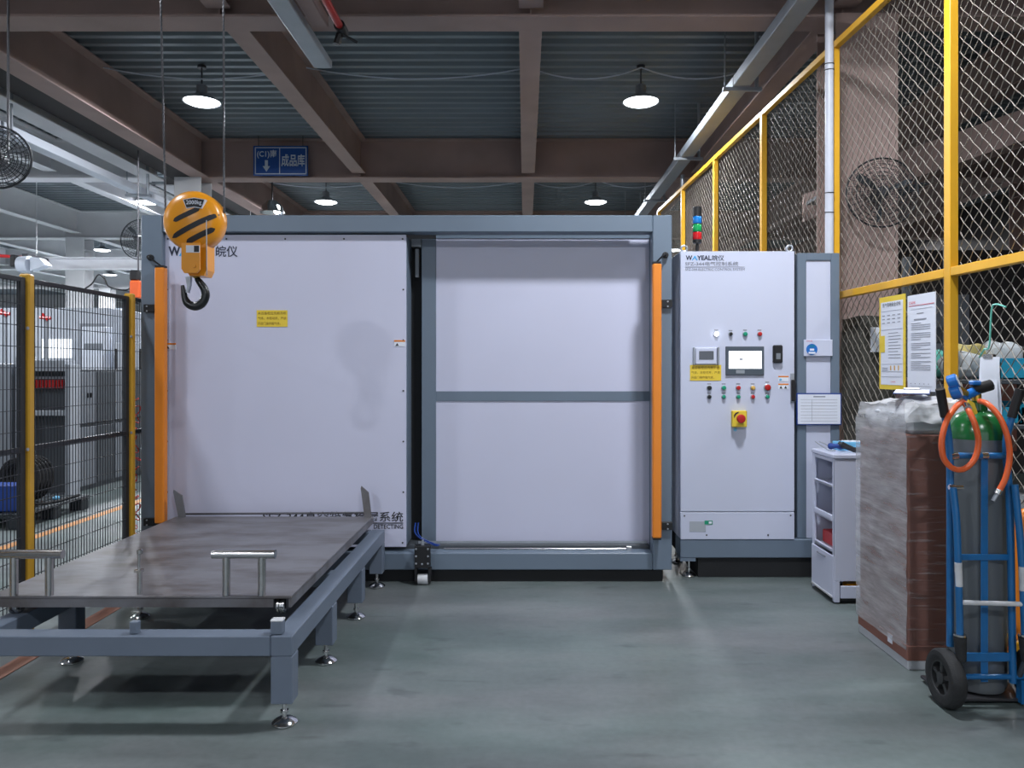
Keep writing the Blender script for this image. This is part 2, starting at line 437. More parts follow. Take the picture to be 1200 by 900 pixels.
b = MB().box(-26, -6, -8.2, -8, 0, 5.4).box(5, 9.7, -8.2, -8, 0, 5.4).box(-6, 5, -8.2, -8, 4.3, 5.4); struct(b, 'wall_front', 'wall_paint')  # unseen gate opening added so daylight fills the hall from behind
pl = D.lights.new('added_gate_portal', 'AREA'); pl.shape = 'RECTANGLE'; pl.size = 11; pl.size_y = 4.3; pl.cycles.is_portal = True  # portal for sky light through the added opening
po = D.objects.new('added_gate_portal', pl); COL.objects.link(po); po.location = (-.5, -8.1, 2.15); po.rotation_euler = (PI/2, 0, PI)
# painted floor lines
struct(MB().box(-4.41, -4.31, 2, 36, .0, .003), 'floor_line', 'line_orange')
struct(MB().box(-2.63, -2.53, 1.5, 5.37, .0, .003), 'floor_line', 'line_brown')

# ================================================================== LAMPS
def lamp(loc, label, group='pendant high-bay lamps'):
    x, y, z = loc
    t = thing('pendant_lamp', label, 'lamp', (x, y, z), group)
    MB().lathe([(.045, .20), (.06, .19), (.06, .10), (.09, .085), (.20, .018), (.212, .0), (.200, .004), (.10, .065), (.05, .07)], 28, (x, y, z)).build('lamp_shade', 'shade', t)
    MB().lathe([(.004, -.028), (.08, -.026), (.155, -.014), (.196, .006), (.1, .02), (.004, .02)], 28, (x, y, z)).build('lens', 'lamp_lens', t)
    MB().tube([(x, y, z+.19), (x, y, DZ)], .009, 6).lathe([(.05, DZ-z-.03), (.05, DZ-z)], 10, (x, y, z)).build('hanging_rod', 'dark_steel', t)
    return t
def lamp_light(t, wt, col):
    l = D.lights.new('lamp_light', 'AREA'); l.shape = 'DISK'; l.size = .36; l.energy = wt; l.color = col
    o = D.objects.new('lamp_light', l); COL.objects.link(o); o.parent = t; o.location = (0, 0, -.035)
LZ = 4.55
lamps = [((1.33, 8.8), 'bright pendant lamp right of the ceiling centre beam', 1), ((-3.70, 8.8), 'bright pendant lamp behind the hoist ropes', 1),
         ((1.30, 14.1), 'distant pendant lamp just above the right end of the test chamber', 1), ((-3.65, 14.1), 'distant pendant lamp below right of the blue sign', 1),
         ((-6.92, 14.1), 'pendant lamp under the pale beams left of the hoist block', 3.4), ((-10.9, 19.8), 'small distant pendant lamp in the pale bay above the wire fence', 3.4),
         ((3.85, 19.8), 'tiny far pendant lamp between chamber and control cabinet', 1), ((7.9, 13.4), 'pendant lamp glimpsed through the upper diamond mesh at the right edge', 1), ((8.4, 18.0), 'small lamp glimpsed through the mesh beside the brown column', 1), ((4.7, 4.3), 'unseen lamp added to light the aisle behind the diamond mesh', .45),  # last lamp here is added to lift the light behind the mesh
         ((1.33, 3.84), 'pendant lamp hanging over the bare floor before the chamber', 1), ((-3.70, 3.84), 'pendant lamp hanging over the wire fence in front', .42),
         ((1.33, -1.8), 'pendant lamp behind the viewer on the cabinet side', 1), ((-3.70, -1.8), 'pendant lamp behind the viewer on the fence side', 1),
         ((-8.6, 8.8), 'pendant lamp over the machine shop bay', 1.7), ((-8.6, 3.5), 'pendant lamp over the near machine shop bay', .8), ((-13, 11), 'pendant lamp deep in the left bay', 3.4), ((-13.5, 25), 'tiny lamp added to brighten the far pale bay above the first fence panel', 5), ((-19, 25), 'farthest tiny lamp added to brighten the pale bay at the picture edge', 5), ((-8.5, 25), 'tiny far lamp added to brighten the bay beside the chamber left post', 4)]  # last three lamps are added to brighten the far bay
first = None
for (xy, lab, k) in lamps:
    if first is None: t = first = lamp((xy[0], xy[1], LZ), lab)
    else: t = copy_tree(first, (xy[0], xy[1], LZ), lab)
    LL = (t, k); lamps_l = globals().setdefault('lamps_l', []); lamps_l.append(LL)
for t, k in lamps_l: lamp_light(t, LAMP_W*k, LAMP_COL)
# thin cable slung from beam to beam past the lamps
def sag(p, q, s, n=10): return [tuple(Vector(p).lerp(Vector(q), i/n)-Vector((0, 0, 4*s*(i/n)*(1-i/n)))) for i in range(n+1)]
for yy, r, lab in ((8.75, .006, 'thin pale cable sagging between beams beside the near lamps'), (14.0, .007, 'thin pale cable sagging between beams beside the distant lamps')):
    c = MB()
    for a, b in ((-4.8, -2.5), (-2.5, .05), (.05, 1.33), (1.33, 2.6)): c.tube(sag((a, yy, 4.93), (b, yy, 4.93), .13), r*1.5, 5)
    solo(c, 'lamp_cable', 'tray_white', lab, 'cable')

# ================================================================== CEILING FITTINGS
def tray(x, y0, y1, z, wd, m, label, segs):
    t = thing('cable_tray', label, 'cable tray', (x, (y0+y1)/2, z))
    L = (y1-y0)/segs
    for i in range(segs):
        a, b = y0+i*L+.008, y0+(i+1)*L-.008
        MB().box(x-wd/2, x+wd/2, a, b, z, z+.10, .006).build('tray_section', m, t)
    for i in range(segs+1):
        yy = y0+i*L+.04
        if yy < y1:
            MB().box(x-wd/2-.09, x+wd/2+.12, yy-.02, yy+.02, z-.035, z-.001).tube([(x-wd/2-.07, yy, z-.01), (x-wd/2-.07, yy, DZ)], .008, 6).tube([(x+wd/2+.07, yy, z-.01), (x+wd/2+.07, yy, DZ)], .02, 6).build('hanger', 'tray_grey', t)
    return t
tray(2.12, 5.0, 20, 4.26, .17, 'tray_grey', 'long grey cable tray running away above the control cabinet', 6)
tray(-5.62, 2.2, 20, 4.03, .16, 'tray_white', 'white cable tray running away under the pale girder at upper left', 6)
t = thing('light_trunking', 'grey ceiling trunking ending over the middle of the hall', 'trunking', (-1.75, 4, 4.2))
MB().box(-1.88, -1.72, 2.0, 6.86, 4.18, 4.25, .008).build('channel', 'tray_grey', t)
MB().box(-1.715, -1.58, 2.0, 6.2, 4.25, 4.34, .01).build('housing', 'beam_brown', t)
MB().tube([(-1.7, 5.0, 4.25), (-1.7, 5.0, DZ)], .012, 6).tube([(-1.7, 3.0, 4.25), (-1.7, 3.0, DZ)], .012, 6).build('hanger', 'dark_steel', t)
t = thing('sprinkler_pipe', 'red ceiling pipe ending in a black fitting beside the trunking', 'pipe', (-1.3, 4, 4.2))
MB().tube([(-1.48, 2.0, 4.24), (-1.48, 6.15, 4.24)], .030, 12).build('pipe', 'red', t)
MB().tube([(-1.48, 6.12, 4.24), (-1.48, 6.26, 4.24)], .045, 12).tube([(-1.48, 6.2, 4.24), (-1.52, 6.2, 4.12)], .03, 8).tube([(-1.48, 6.2, 4.2), (-1.36, 6.24, 4.15)], .012, 8).build('end_fitting', 'black', t)
MB().tube([(-1.48, 3.2, 4.25), (-1.48, 3.2, DZ)], .010, 6).build('hanger', 'dark_steel', t)

# blue hanging sign
yS = 11.45
t = thing('direction_sign', 'blue sign with white arrow and characters hung on the crosswise ceiling beam', 'sign', (X(329, yS), yS, Z(206, yS)))
MB().box(X(297, yS), X(361, yS), yS-.01, yS+.01, Z(206, yS), Z(171, yS), .004).build('sign_board', 'sign_blue', t)
b = MB(); x0, x1, z0, z1 = X(299, yS), X(359.5, yS), Z(204.5, yS), Z(172.8, yS)
for (a, bb, c, d) in ((x0, x1, z0, z0+.014), (x0, x1, z1-.014, z1), (x0, x0+.014, z0, z1), (x1-.014, x1, z0, z1), (X(328, yS)-.006, X(328, yS)+.006, z0, z1)): b.box(a, bb, yS-.013, yS-.011, c, d)
b.build('border', 'sign_white', t)
text('(C1)南', X(301.5, yS), Z(186, yS), X(324.5, yS), Z(176, yS), yS-.014, 'sign_white', t, bold=.02)
text('成品库', X(330, yS), Z(195.5, yS), X(357.5, yS), Z(181, yS), yS-.014, 'sign_white', t, bold=.02)
b = MB(); cx = X(312.5, yS)
b.prism([(cx-.022, Z(188, yS)), (cx+.022, Z(188, yS)), (cx+.022, Z(195, yS)), (cx+.055, Z(195, yS)), (cx, Z(201.5, yS)), (cx-.055, Z(195, yS)), (cx-.022, Z(195, yS))], yS-.015, yS-.012)
b.build('arrow', 'sign_white', t, smooth=False)
MB().tube([(X(303, yS), yS, Z(171, yS)), (X(303, yS), yS, DZ)], .006, 6).tube([(X(355, yS), yS, Z(171, yS)), (X(355, yS), yS, DZ)], .006, 6).build('hanging_wire', 'dark_steel', t)

def fan(loc, r, label, yaw=0, arm=None, tilt=0):
    t = thing('wall_fan', label, 'fan', loc, None)
    x, y, z = loc; R_ = Matrix.Translation(loc) @ Matrix.Rotation(yaw, 4, 'Z') @ Matrix.Rotation(tilt, 4, 'X')
    c = MB()
    for s_ in (-1, 1):
        for k in range(9):
            rr = r*(k+1)/9; dpt = -.055*s_*math.sqrt(max(0, 1-(rr/r)**2*.96))*1.3
            c.tube([(rr*math.cos(2*PI*i/28), dpt, rr*math.sin(2*PI*i/28)) for i in range(28)], .0022, 4, closed=True)
        for k in range(32):
            a = 2*PI*k/32
            c.tube([(r*q*math.cos(a), -.055*s_*math.sqrt(max(0, 1-q*q*.96))*1.3, r*q*math.sin(a)) for q in (.12, .5, .8, 1)], .0018, 4)
    c.tube([(r*math.cos(2*PI*i/28), 0, r*math.sin(2*PI*i/28)) for i in range(28)], .008, 6, closed=True)
    c.xf(R_).build('cage', 'wire_dark', t)
    for k in range(3):
        a0 = 2*PI*k/3+.4; bl = MB(); pts = []
        for (q, wd) in ((.12, .10), (.35, .2), (.6, .26), (.86, .2)):
            for sg in (-1, 1):
                an = a0+sg*wd/(q+.3)*.5; pts.append((r*q*math.cos(an), .018*sg, r*q*math.sin(an)))
        fs = [(2*i, 2*i+1, 2*i+3, 2*i+2) for i in range(3)]; n = len(pts)
        bl.add(pts+[(p[0], p[1]+.004, p[2]) for p in pts], fs+[tuple(j+n for j in f[::-1]) for f in fs]+[(0, 2, 2+n, n), (2, 4, 4+n, 2+n), (4, 6, 6+n, 4+n), (6, 7, 7+n, 6+n), (7, 5, 5+n, 7+n), (5, 3, 3+n, 5+n), (3, 1, 1+n, 3+n), (1, 0, n, 1+n)])
        bl.xf(R_).build('blade', 'mach_dark', t)
    MB().lathe([(.02, -.05), (.045, -.04), (.05, .10), (.04, .17)], 16, axis='y').xf(R_).build('motor', 'dark_steel', t)
    if arm: MB().tube([tuple(R_ @ Vector((0, .12, 0)))]+arm, .009, 8).build('arm', 'dark_steel', t)
    return t
fan((-3.55, 5.15, 2.92), .21, 'black caged fan cut by the upper left picture edge', .35, [(-3.7, 5.5, 3.0), (-3.7, 5.5, DZ)])
fan((-6.1, 12.2, 3.55), .32, 'caged fan on the pale column beside the chamber top corner', 1.0, [(-5.4, 12.1, 3.6), (-5.2, 11.95, 3.6)], .3)
fan((2.80, 6.02, 2.88), .27, 'black caged fan on the brown column behind the diamond mesh', -.1, [(2.8, 6.2, 2.9)])

# reflector lamp
x, y, z = P(319, 246, 13.0)
t = thing('dome_lamp', 'silver dome lamp hanging just above the chamber header beam', 'lamp', (x, y, z))
MB().lathe([(.03, .22), (.08, .20), (.16, .12), (.20, .02), (.205, 0), (.19, .02), (.14, .10), (.04, .17)], 24, (x, y, z-.05)).build('lamp_shade', 'chrome', t)
MB().tube([(x, y, z+.16), (x, y, DZ)], .012, 6).build('hanging_rod', 'dark_steel', t)
MB().lathe([(.004, -.07), (.05, -.05), (.06, 0), (.04, .08), (.004, .09)], 16, (x+.11, y-.08, z-.02)).build('bulb', 'lamp_lens', t)

# ================================================================== LEAK TEST CHAMBER
Y0 = 5.38
t = CH = thing('test_chamber', 'large grey-framed chamber with white sliding doors and orange light curtains', 'machine', (-.83, Y0+.9, 0))
xl, xr, zt, zb = X(165, Y0), X(787.5, Y0), Z(252, Y0), Z(668, Y0)
MB().box(xl, X(190, Y0), Y0, Y0+.12, zb, zt, .006).build('frame_post', 'frame_grey', t)
MB().box(X(765, Y0), xr, Y0, Y0+.12, zb, zt, .006).build('frame_post', 'frame_grey', t)
MB().box(X(190, Y0)+.001, X(765, Y0)-.001, Y0, Y0+.118, Z(272, Y0), zt, .006).build('header_beam', 'frame_grey', t)
MB().box(X(190, Y0)+.001, X(765, Y0)-.001, Y0, Y0+.13, zb, Z(648, Y0), .006).build('base_rail', 'frame_grey', t)
MB().box(xl, xr, Y0+.31, Y0+.43, zb, zt, .006).build('rear_frame', 'frame_grey', t)
MB().box(xl, xl+.10, Y0+.12, Y0+.31, zt-.14, zt).box(xl, xl+.10, Y0+.12, Y0+.31, zb, zb+.12).build('side_tie', 'frame_grey', t)
MB().box(xr-.10, xr, Y0+.12, Y0+.31, zt-.14, zt).box(xr-.10, xr, Y0+.12, Y0+.31, zb, zb+.12).build('side_tie', 'frame_grey', t)
MB().box(xl+.03, xr-.02, Y0+.44, Y0+2.0, .10, zt-.03, .01).build('chamber_body', 'frame_grey', t)
MB().box(X(190, Y0)+.002, X(765, Y0)-.002, Y0+.297, Y0+.308, zb, Z(272, Y0)+.05).build('gap_backdrop', 'dark_gap', t)  # black sheet standing in for the dark gaps around the doors
b = MB().box(xl+.1, xr-.06, Y0+.03, Y0+1.9, .004, .088)
for xx in (xl+.25, -1.0, .0, xr-.2): b.cyl(.05, 0, .03, (xx, Y0+.35, 0)).cyl(.05, 0, .03, (xx, Y0+1.7, 0))
b.build('shade_plinth', 'dark_gap', t)  # black base brought forward in place of the shadow under the chamber
MB().box(X(190, Y0)+.002, X(765, Y0)-.002, Y0+.135, Y0+.36, .10, .235, .004).build('floor_track', 'mach_dark', t)
MB().box(X(486, Y0), X(765, Y0)-.01, Y0+.175, Y0+.185, .236, .252).build('track_strip', 'galv', t)
# sliding door (left)
yd = Y0+.045
dl, dr, dt, db = X(192.5, yd), X(476, yd), Z(275, yd), Z(641, yd)
d = MB().box(dl, dr, yd, yd+.012, db, dt, .002).build('sliding_door', 'white_panel', t)
MB().box(dl+.01, dr-.001+.004, yd+.013, yd+.23, db+.01, dt-.01, .003).build('door_edge', 'frame_grey', d)
s = MB()
for i in range(5):
    xx = dl+.025+(dr-dl-.05)*i/4
    s.lathe([(.0065, 0), (.0065, -.003), (.003, -.005)], 8, (xx, yd, dt-.03), 'y').lathe([(.0065, 0), (.0065, -.003), (.003, -.005)], 8, (xx, yd, db+.03), 'y')
for i in range(1, 6):
    zz = db+.03+(dt-db-.06)*i/6
    s.lathe([(.0065, 0), (.0065, -.003), (.003, -.005)], 8, (dl+.02, yd, zz), 'y').lathe([(.0065, 0), (.0065, -.003), (.003, -.005)], 8, (dr-.02, yd, zz), 'y')
s.build('screw', 'dark_steel', d, kind='stuff')
def wayeal(u0, v0, u1, v1, yy, par):
    k = (u1-u0)/81.0; f = lambda q: X(u0+q*k, yy)
    zz0, zz1 = Z(v1, yy), Z(v0, yy); h = zz1-zz0
    text('W', f(0), zz0+h*.08, f(14), zz1-h*.06, yy-.002, 'navy', par, bold=.035)
    MB().prism([(f(12.5), zz0+h*.08), (f(19), zz1-h*.06), (f(25.5), zz0+h*.08), (f(22.8), zz0+h*.08), (f(19), zz1-h*.42), (f(15.2), zz0+h*.08)], yy-.003, yy-.001).build('logo_mark', 'sky_ink', par, smooth=False)
    text('YEAL', f(24), zz0+h*.08, f(54), zz1-h*.06, yy-.002, 'navy', par, bold=.035)
    text('皖仪', f(55.5), zz0, f(81), zz1, yy-.002, 'navy', par, bold=.008)
wayeal(197.5, 288, 278.5, 301, yd, d)
text('SFZ-344真空箱氦检漏系统', X(308, yd), Z(611.5, yd), X(472.5, yd), Z(599.5, yd), yd-.002, 'ink', d, bold=.008)
MB().box(X(308, yd), X(472.5, yd), yd-.003, yd-.001, Z(613.3, yd), Z(612.3, yd)).build('underline', 'ink', d)
text('DETECTING', X(438, yd), Z(619.6, yd), X(472.5, yd), Z(614.4, yd), yd-.002, 'ink', d, bold=.015)
def warnlabel(u0, v0, u1, v1, yy, par):
    l = MB().box(X(u0, yy), X(u1, yy), yy-.003, yy-.0008, Z(v1, yy), Z(v0, yy)).build('warning_label', 'label_yellow', par)
    wd = u1-u0; h = (v1-v0)
    rows = ['未设备柜应先断开所', '气体，本柜可开，严禁', '开启门操作箱气体。']
    for i, (r, fr) in enumerate(zip(rows, (1, 1, .8))):
        text(r, X(u0+wd*.04, yy), Z(v0+h*(.27+.31*i), yy), X(u0+wd*(.04+.92*fr), yy), Z(v0+h*(.09+.31*i), yy), yy-.0045, 'ink_brown', l)
    return l
warnlabel(301, 363.5, 337, 383, yd, d)
for (u0, v0) in ((193.5, 402), (462, 398.5)):
    l = MB().box(X(u0, yd), X(u0+13, yd), yd-.003, yd-.0008, Z(v0+7.5, yd), Z(v0, yd)).build('caution_sticker', 'paper', d)
    MB().box(X(u0, yd), X(u0+13, yd), yd-.0042, yd-.003, Z(v0+2, yd), Z(v0, yd)).build('sticker_band', 'orange', l)
    a = X(u0+3.5, yd); zz = Z(v0+6.6, yd)
    MB().prism([(a-.011, zz), (a+.011, zz), (a, zz+.019)], yd-.0045, yd-.003).build('warning_triangle', 'ink', l, smooth=False)
# second door panel (right, behind)
y2 = Y0+.235
p2 = MB().box(X(494, y2), X(511, y2), y2, y2+.06, Z(645, y2), Z(280, y2), .003).build('inner_door_stile', 'frame_grey', t)
MB().box(X(511, y2), X(763, y2), y2, y2+.06, Z(279.5, y2), Z(275.5, y2), .002).build('inner_door_rail', 'frame_grey', t)
MB().box(X(511, y2), X(763, y2), y2, y2+.06, Z(470, y2), Z(458.5, y2), .002).build('inner_door_rail', 'frame_grey', t)
MB().box(X(761, y2), X(767, y2), y2, y2+.06, Z(645, y2), Z(285, y2), .002).build('inner_door_stile', 'frame_grey', t)
MB().box(X(511, y2)-.001, X(761, y2)+.001, y2+.008, y2+.04, Z(458.5, y2), Z(279.5, y2)).build('door_panel', 'white_panel', t)
MB().box(X(511, y2)-.001, X(761, y2)+.001, y2+.008, y2+.04, Z(645, y2), Z(470, y2)).build('door_panel', 'white_panel', t)
MB().box(X(482, y2), X(740, y2), Y0+.14, Y0+.20, Z(276.5, y2), Z(273.4, y2)).build('top_track', 'black', t)
MB().box(X(483, y2), X(494, y2), Y0+.2, Y0+.26, Z(290, y2), Z(281, y2)).box(X(487, y2), X(491, y2), Y0+.22, Y0+.25, Z(325, y2), Z(292, y2)).build('door_hanger', 'mach_mid', t)
# rod stop on the track
b = MB().tube([(X(520, Y0+.1), Y0+.1, Z(643, Y0+.1)), (X(733, Y0+.1), Y0+.1, Z(643, Y0+.1))], .006, 8).box(X(734, Y0+.1), X(740, Y0+.1), Y0+.08, Y0+.13, Z(648, Y0+.1), Z(640, Y0+.1), .003).cyl(.014, 0, .006, (X(726, Y0+.1), Y0+.1, Z(643, Y0+.1)), 'x')
b.build('locking_rod', 'steel', t)
# door drive
yk = Y0-.07
dd = MB().box(X(485.5, yk), X(503.5, yk), yk, yk+.066, Z(666, yk), Z(640, yk), .004).build('drive_block', 'black', t)
s = MB()
for uu in (487.5, 501.5):
    for vv in (643.5, 652, 660.5): s.lathe([(.007, 0), (.007, -.004), (.004, -.006)], 8, (X(uu, yk), yk, Z(vv, yk)), 'y')
s.lathe([(.007, 0), (.007, -.004), (.004, -.006)], 8, (X(494.5, yk), yk, Z(661, yk)), 'y').build('bolt', 'galv', dd, kind='stuff')
MB().cyl(.013, 0, .02, (X(494.5, yk), yk+.035, Z(640, yk))).cyl(.008, .02, .035, (X(494.5, yk), yk+.035, Z(640, yk))).build('top_screw', 'galv', dd)
MB().box(X(485.5, yk), X(488.5, yk), yk+.005, yk+.06, .02, Z(667, yk)+.004, .002).box(X(501.5, yk), X(505, yk), yk+.005, yk+.06, .02, Z(667, yk)+.004, .002).build('roller_fork', 'black', t)
MB().lathe([(.01, 0), (.036, .002), (.036, .072), (.01, .074)], 20, (X(488.8, yk), yk+.033, .037), 'x').build('roller', 'worn_white', t)
for dx in (0, .02):
    MB().tube(smoothpath([(X(484, Y0)+dx, Y0+.12, Z(617, Y0)), (X(486, Y0)+dx, Y0+.02, Z(625, Y0)), (X(496, Y0), Y0-.02, Z(632, Y0)+dx*.5), (X(510, Y0), Y0+.02, Z(640, Y0)+dx*.4), (X(513, Y0), Y0+.1, Z(642, Y0))]), .005, 6).build('air_hose', 'blue_hose', t)
# light curtains
yc = Y0-.085
for (u0, u1, va, vb, ub0, ub1, vbs, ug, vg) in ((180.5, 192, 313, 614, 168, 180.5, (361.5, 611), 177, 302), (765, 775.5, 308.5, 631, 775.5, 788, (356, 615.5), 779.5, 299)):
    c = MB().box(X(u0, yc), X(u1, yc), yc, yc+.06, Z(vb, yc), Z(va, yc), .008).build('light_curtain', 'orange', t)
    MB().box(X(u0, yc)+.003, X(u1, yc)-.003, yc+.004, yc+.056, Z(va, yc), Z(va-2.2, yc)).build('end_cap', 'black', c)
    MB().box(X(u0, yc)+.003, X(u1, yc)-.003, yc+.004, yc+.056, Z(vb+2, yc), Z(vb, yc)).build('end_cap', 'black', c)
    for vv in vbs:
        b = MB().box(X(ub0, yc+.06), X(ub1, yc+.06), Y0-.026, Y0-.001, Z(vv+4.5, Y0), Z(vv-4.5, Y0), .002)
        b.build('bracket', 'black', t)
        s = MB()
        for dv in (-2.3, 3.4):
            s.lathe([(.006, 0), (.006, -.004)], 8, (X((ub0+ub1)/2, Y0), Y0-.026, Z(vv+dv, Y0)), 'y')
        s.build('bolt', 'galv', t, kind='stuff')
    MB().lathe([(.022, 0), (.022, -.014), (.016, -.018), (.016, -.034)], 14, (X(ug, Y0), Y0, Z(vg, Y0)), 'y').build('cable_gland', 'black', t)
    MB().tube(smoothpath([(X(ug, Y0), Y0-.03, Z(vg, Y0)), (X(ug*.6+(u0+u1)*.2, Y0), Y0-.07, Z(vg+1.5, Y0)), (X((u0+u1)/2, yc), yc+.03, Z(va-2, yc))]), .006, 6).build('curtain_cable', 'black', t)

# ================================================================== CONTROL CABINET
Yc = 5.50
t = thing('control_cabinet', 'white electrical control cabinet with touch screen and push buttons', 'cabinet', (X(864, Yc), Yc+.25, 0))
cl, cr, ct, cb = X(797.5, Yc), X(931, Yc), Z(294.5, Yc), Z(632, Yc)
MB().box(cl-.002, cr+.004, Yc+.022, Yc+.5, cb, ct+.002, .006).build('cabinet_body', 'cabinet_white', t)
d = MB().box(cl, cr, Yc, Yc+.02, Z(599.5, Yc), ct, .003).build('door', 'cabinet_white', t)
k = MB().box(cl, cr, Yc, Yc+.02, cb, Z(600.5, Yc), .002).build('kick_panel', 'cabinet_white', t)
s = MB()
for (uu, vv) in ((802, 604.5), (926.5, 604), (828, 627), (900, 627)): s.lathe([(.006, 0), (.006, -.003)], 8, (X(uu, Yc), Yc, Z(vv, Yc)), 'y')
s.build('screw', 'dark_steel', k, kind='stuff')
MB().box(X(808, Yc), X(827, Yc), Yc-.002, Yc-.0005, Z(623, Yc), Z(611, Yc)).build('rating_plate', 'mach_grey', k)
l = MB().box(X(825.5, Yc), X(835, Yc), Yc-.0035, Yc-.002, Z(614.5, Yc), Z(610, Yc)).build('green_sticker', 'green', k)
MB().box(X(830.5, Yc), X(834, Yc), Yc-.0045, Yc-.0035, Z(613.5, Yc), Z(611, Yc)).build('sticker_window', 'paper', l)
MB().box(cl, X(984, Yc+.03), Yc+.005, Yc+.5 if False else Yc+.19, Z(654, Yc), cb-.002, .005).build('base_frame', 'frame_grey', t)
MB().box(cr+.006, X(934.5, Yc), Yc+.05, Yc+.15, cb, ct-.01).build('gap_strip', 'dark_gap', t)  # black strip filling the gap between cabinet and side bay
# side bay
yb = Yc+.03
bl, br = X(934.5, yb), X(984, yb)
for (a, b_, c_, e_) in ((bl, X(945, yb), cb, Z(296.5, yb)), (X(974, yb), br, cb, Z(296.5, yb)), (X(945, yb), X(974, yb), Z(305, yb), Z(296.5, yb))):
    MB().box(a, b_, yb, yb+.15, c_, e_, .003).build('side_frame', 'frame_grey', t)
MB().box(X(945, yb), X(974, yb), yb+.01, yb+.14, cb, Z(305, yb), .002).build('side_panel', 'cabinet_white', t)
# feet
def foot(x, y, ztop, par, r=.05, m='chrome', name='levelling_foot'):
    MB().lathe([(r*.9, 0), (r, .005), (r, .010), (r*.86, .018), (r*.55, .027), (r*.30, .032), (.009, .034), (.009, .048), (.017, .049), (.017, .060), (.010, .061), (.010, ztop)], 24, (x, y, 0)).build(name, m, par)
MB().box(cl, cl+.11, Yc+.005, Yc+.12, Z(658, Yc), Z(654, Yc)).build('foot_pad', 'frame_grey', t)
foot(X(807.5, Yc+.05), Yc+.055, Z(658, Yc)+.001, t); foot(X(981, Yc), Yc+.10, Z(654, Yc)+.002, t, .03); foot(cl+.06, Yc+.45, .14, t)
MB().box(cl+.02, cr, Yc+.2, Yc+.48, .14, cb).build('rear_base', 'dark_gap', t)
MB().box(cl+.13, X(975, Yc), Yc+.02, Yc+.46, .003, Z(654, Yc)-.002).build('shade_plinth', 'dark_gap', t)  # black block added to keep the lit floor under the cabinet dark
# lettering
wayeal(803.5, 299, 848.5, 305.5, Yc, d)
text('SFZ-344电气控制系统', X(803, Yc), Z(311.6, Yc), X(865, Yc), Z(306.6, Yc), Yc-.002, 'ink_grey', d)
MB().box(X(803, Yc), X(872.5, Yc), Yc-.003, Yc-.001, Z(312.9, Yc), Z(312.6, Yc)).build('underline', 'ink_grey', d)
text('SFZ-344 ELECTRIC CONTROL SYSTEM', X(803, Yc), Z(317.2, Yc), X(872.5, Yc), Z(314.2, Yc), Yc-.002, 'ink_grey', d)
# buttons
def button(u, v, m, r=.015, nm='push_button', l=.016, em=None):
    cx, cz = X(u, Yc), Z(v, Yc)
    o = MB().lathe([(r*1.25, 0), (r*1.25, -.006), (r*1.05, -.009)], 18, (cx, Yc, cz), 'y').build(nm, 'galv', d)
    MB().lathe([(r, -.008), (r, -l), (r*.8, -l-.004), (.001, -l-.006)], 18, (cx, Yc, cz), 'y').build('button_cap', m, o)
    MB().box(cx-.014, cx+.014, Yc-.0015, Yc-.0005, cz+r*1.6, cz+r*1.6+.008).build('name_tag', 'ink_line', o)
button(839.3, 391.5, 'lamp_white', .016, 'signal_lamp'); button(856, 391.5, 'black', .013, 'key_switch'); button(873, 391.5, 'green'); button(890, 391.5, 'red')
for i, (m1, m2) in enumerate((('black', 'black'), ('green', 'green'), ('red', 'green'), ('amber', 'red'), ('red', 'green'))):
    u_ = 831+17*i
    if i == 4: button(u_, 454, m1, .021, 'mushroom_button', .022)
    else: button(u_, 454.5, m1, .015, 'selector_switch' if i == 0 else 'push_button')
    button(u_, 465, m2, .0135, 'selector_switch' if i == 0 else 'push_button')
e = MB().box(X(856.5, Yc), X(873.5, Yc), Yc-.045, Yc, Z(500, Yc), Z(481, Yc), .005).build('emergency_stop_box', 'label_yellow', d)
MB().lathe([(.018, 0), (.018, -.02), (.031, -.026), (.031, -.036), (.024, -.044), (.001, -.046)], 22, (X(865, Yc), Yc-.045, Z(490, Yc)), 'y').build('stop_button', 'red', e)
MB().prism([(X(858, Yc)+.013*0, Z(490, Yc)), (X(858, Yc), Z(486, Yc)), (X(860, Yc), Z(483.3, Yc)), (X(863.5, Yc), Z(482, Yc)), (X(863.5, Yc), Z(483.6, Yc)), (X(861, Yc), Z(485, Yc)), (X(859.6, Yc), Z(487, Yc))], Yc-.0465, Yc-.045).build('arrow_print', 'ink', e, smooth=False)
MB().cyl(.013, -.002, -.0006, (X(861.5, Yc), Yc, Z(503.5, Yc)), 'y').build('blue_sticker', 'light_blue', d)
# touch screen
h = MB().box(X(850, Yc), X(895, Yc), Yc-.012, Yc, Z(440, Yc), Z(406, Yc), .003).build('touch_screen', 'bezel', d)
MB().box(X(853.5, Yc), X(892, Yc), Yc-.0135, Yc-.0122, Z(432, Yc), Z(411.5, Yc)).build('display', 'screen_on', h)
MB().box(X(862, Yc), X(872, Yc), Yc-.0135, Yc-.0122, Z(437.5, Yc), Z(433.5, Yc)).build('keys', 'tray_grey', h)
MB().box(X(866, Yc), X(875, Yc), Yc-.0142, Yc-.0136, Z(424, Yc), Z(423.6, Yc)).box(X(866, Yc), X(870, Yc), Yc-.0142, Yc-.0136, Z(422, Yc), Z(420, Yc)).build('screen_print', 'ink_line', h)
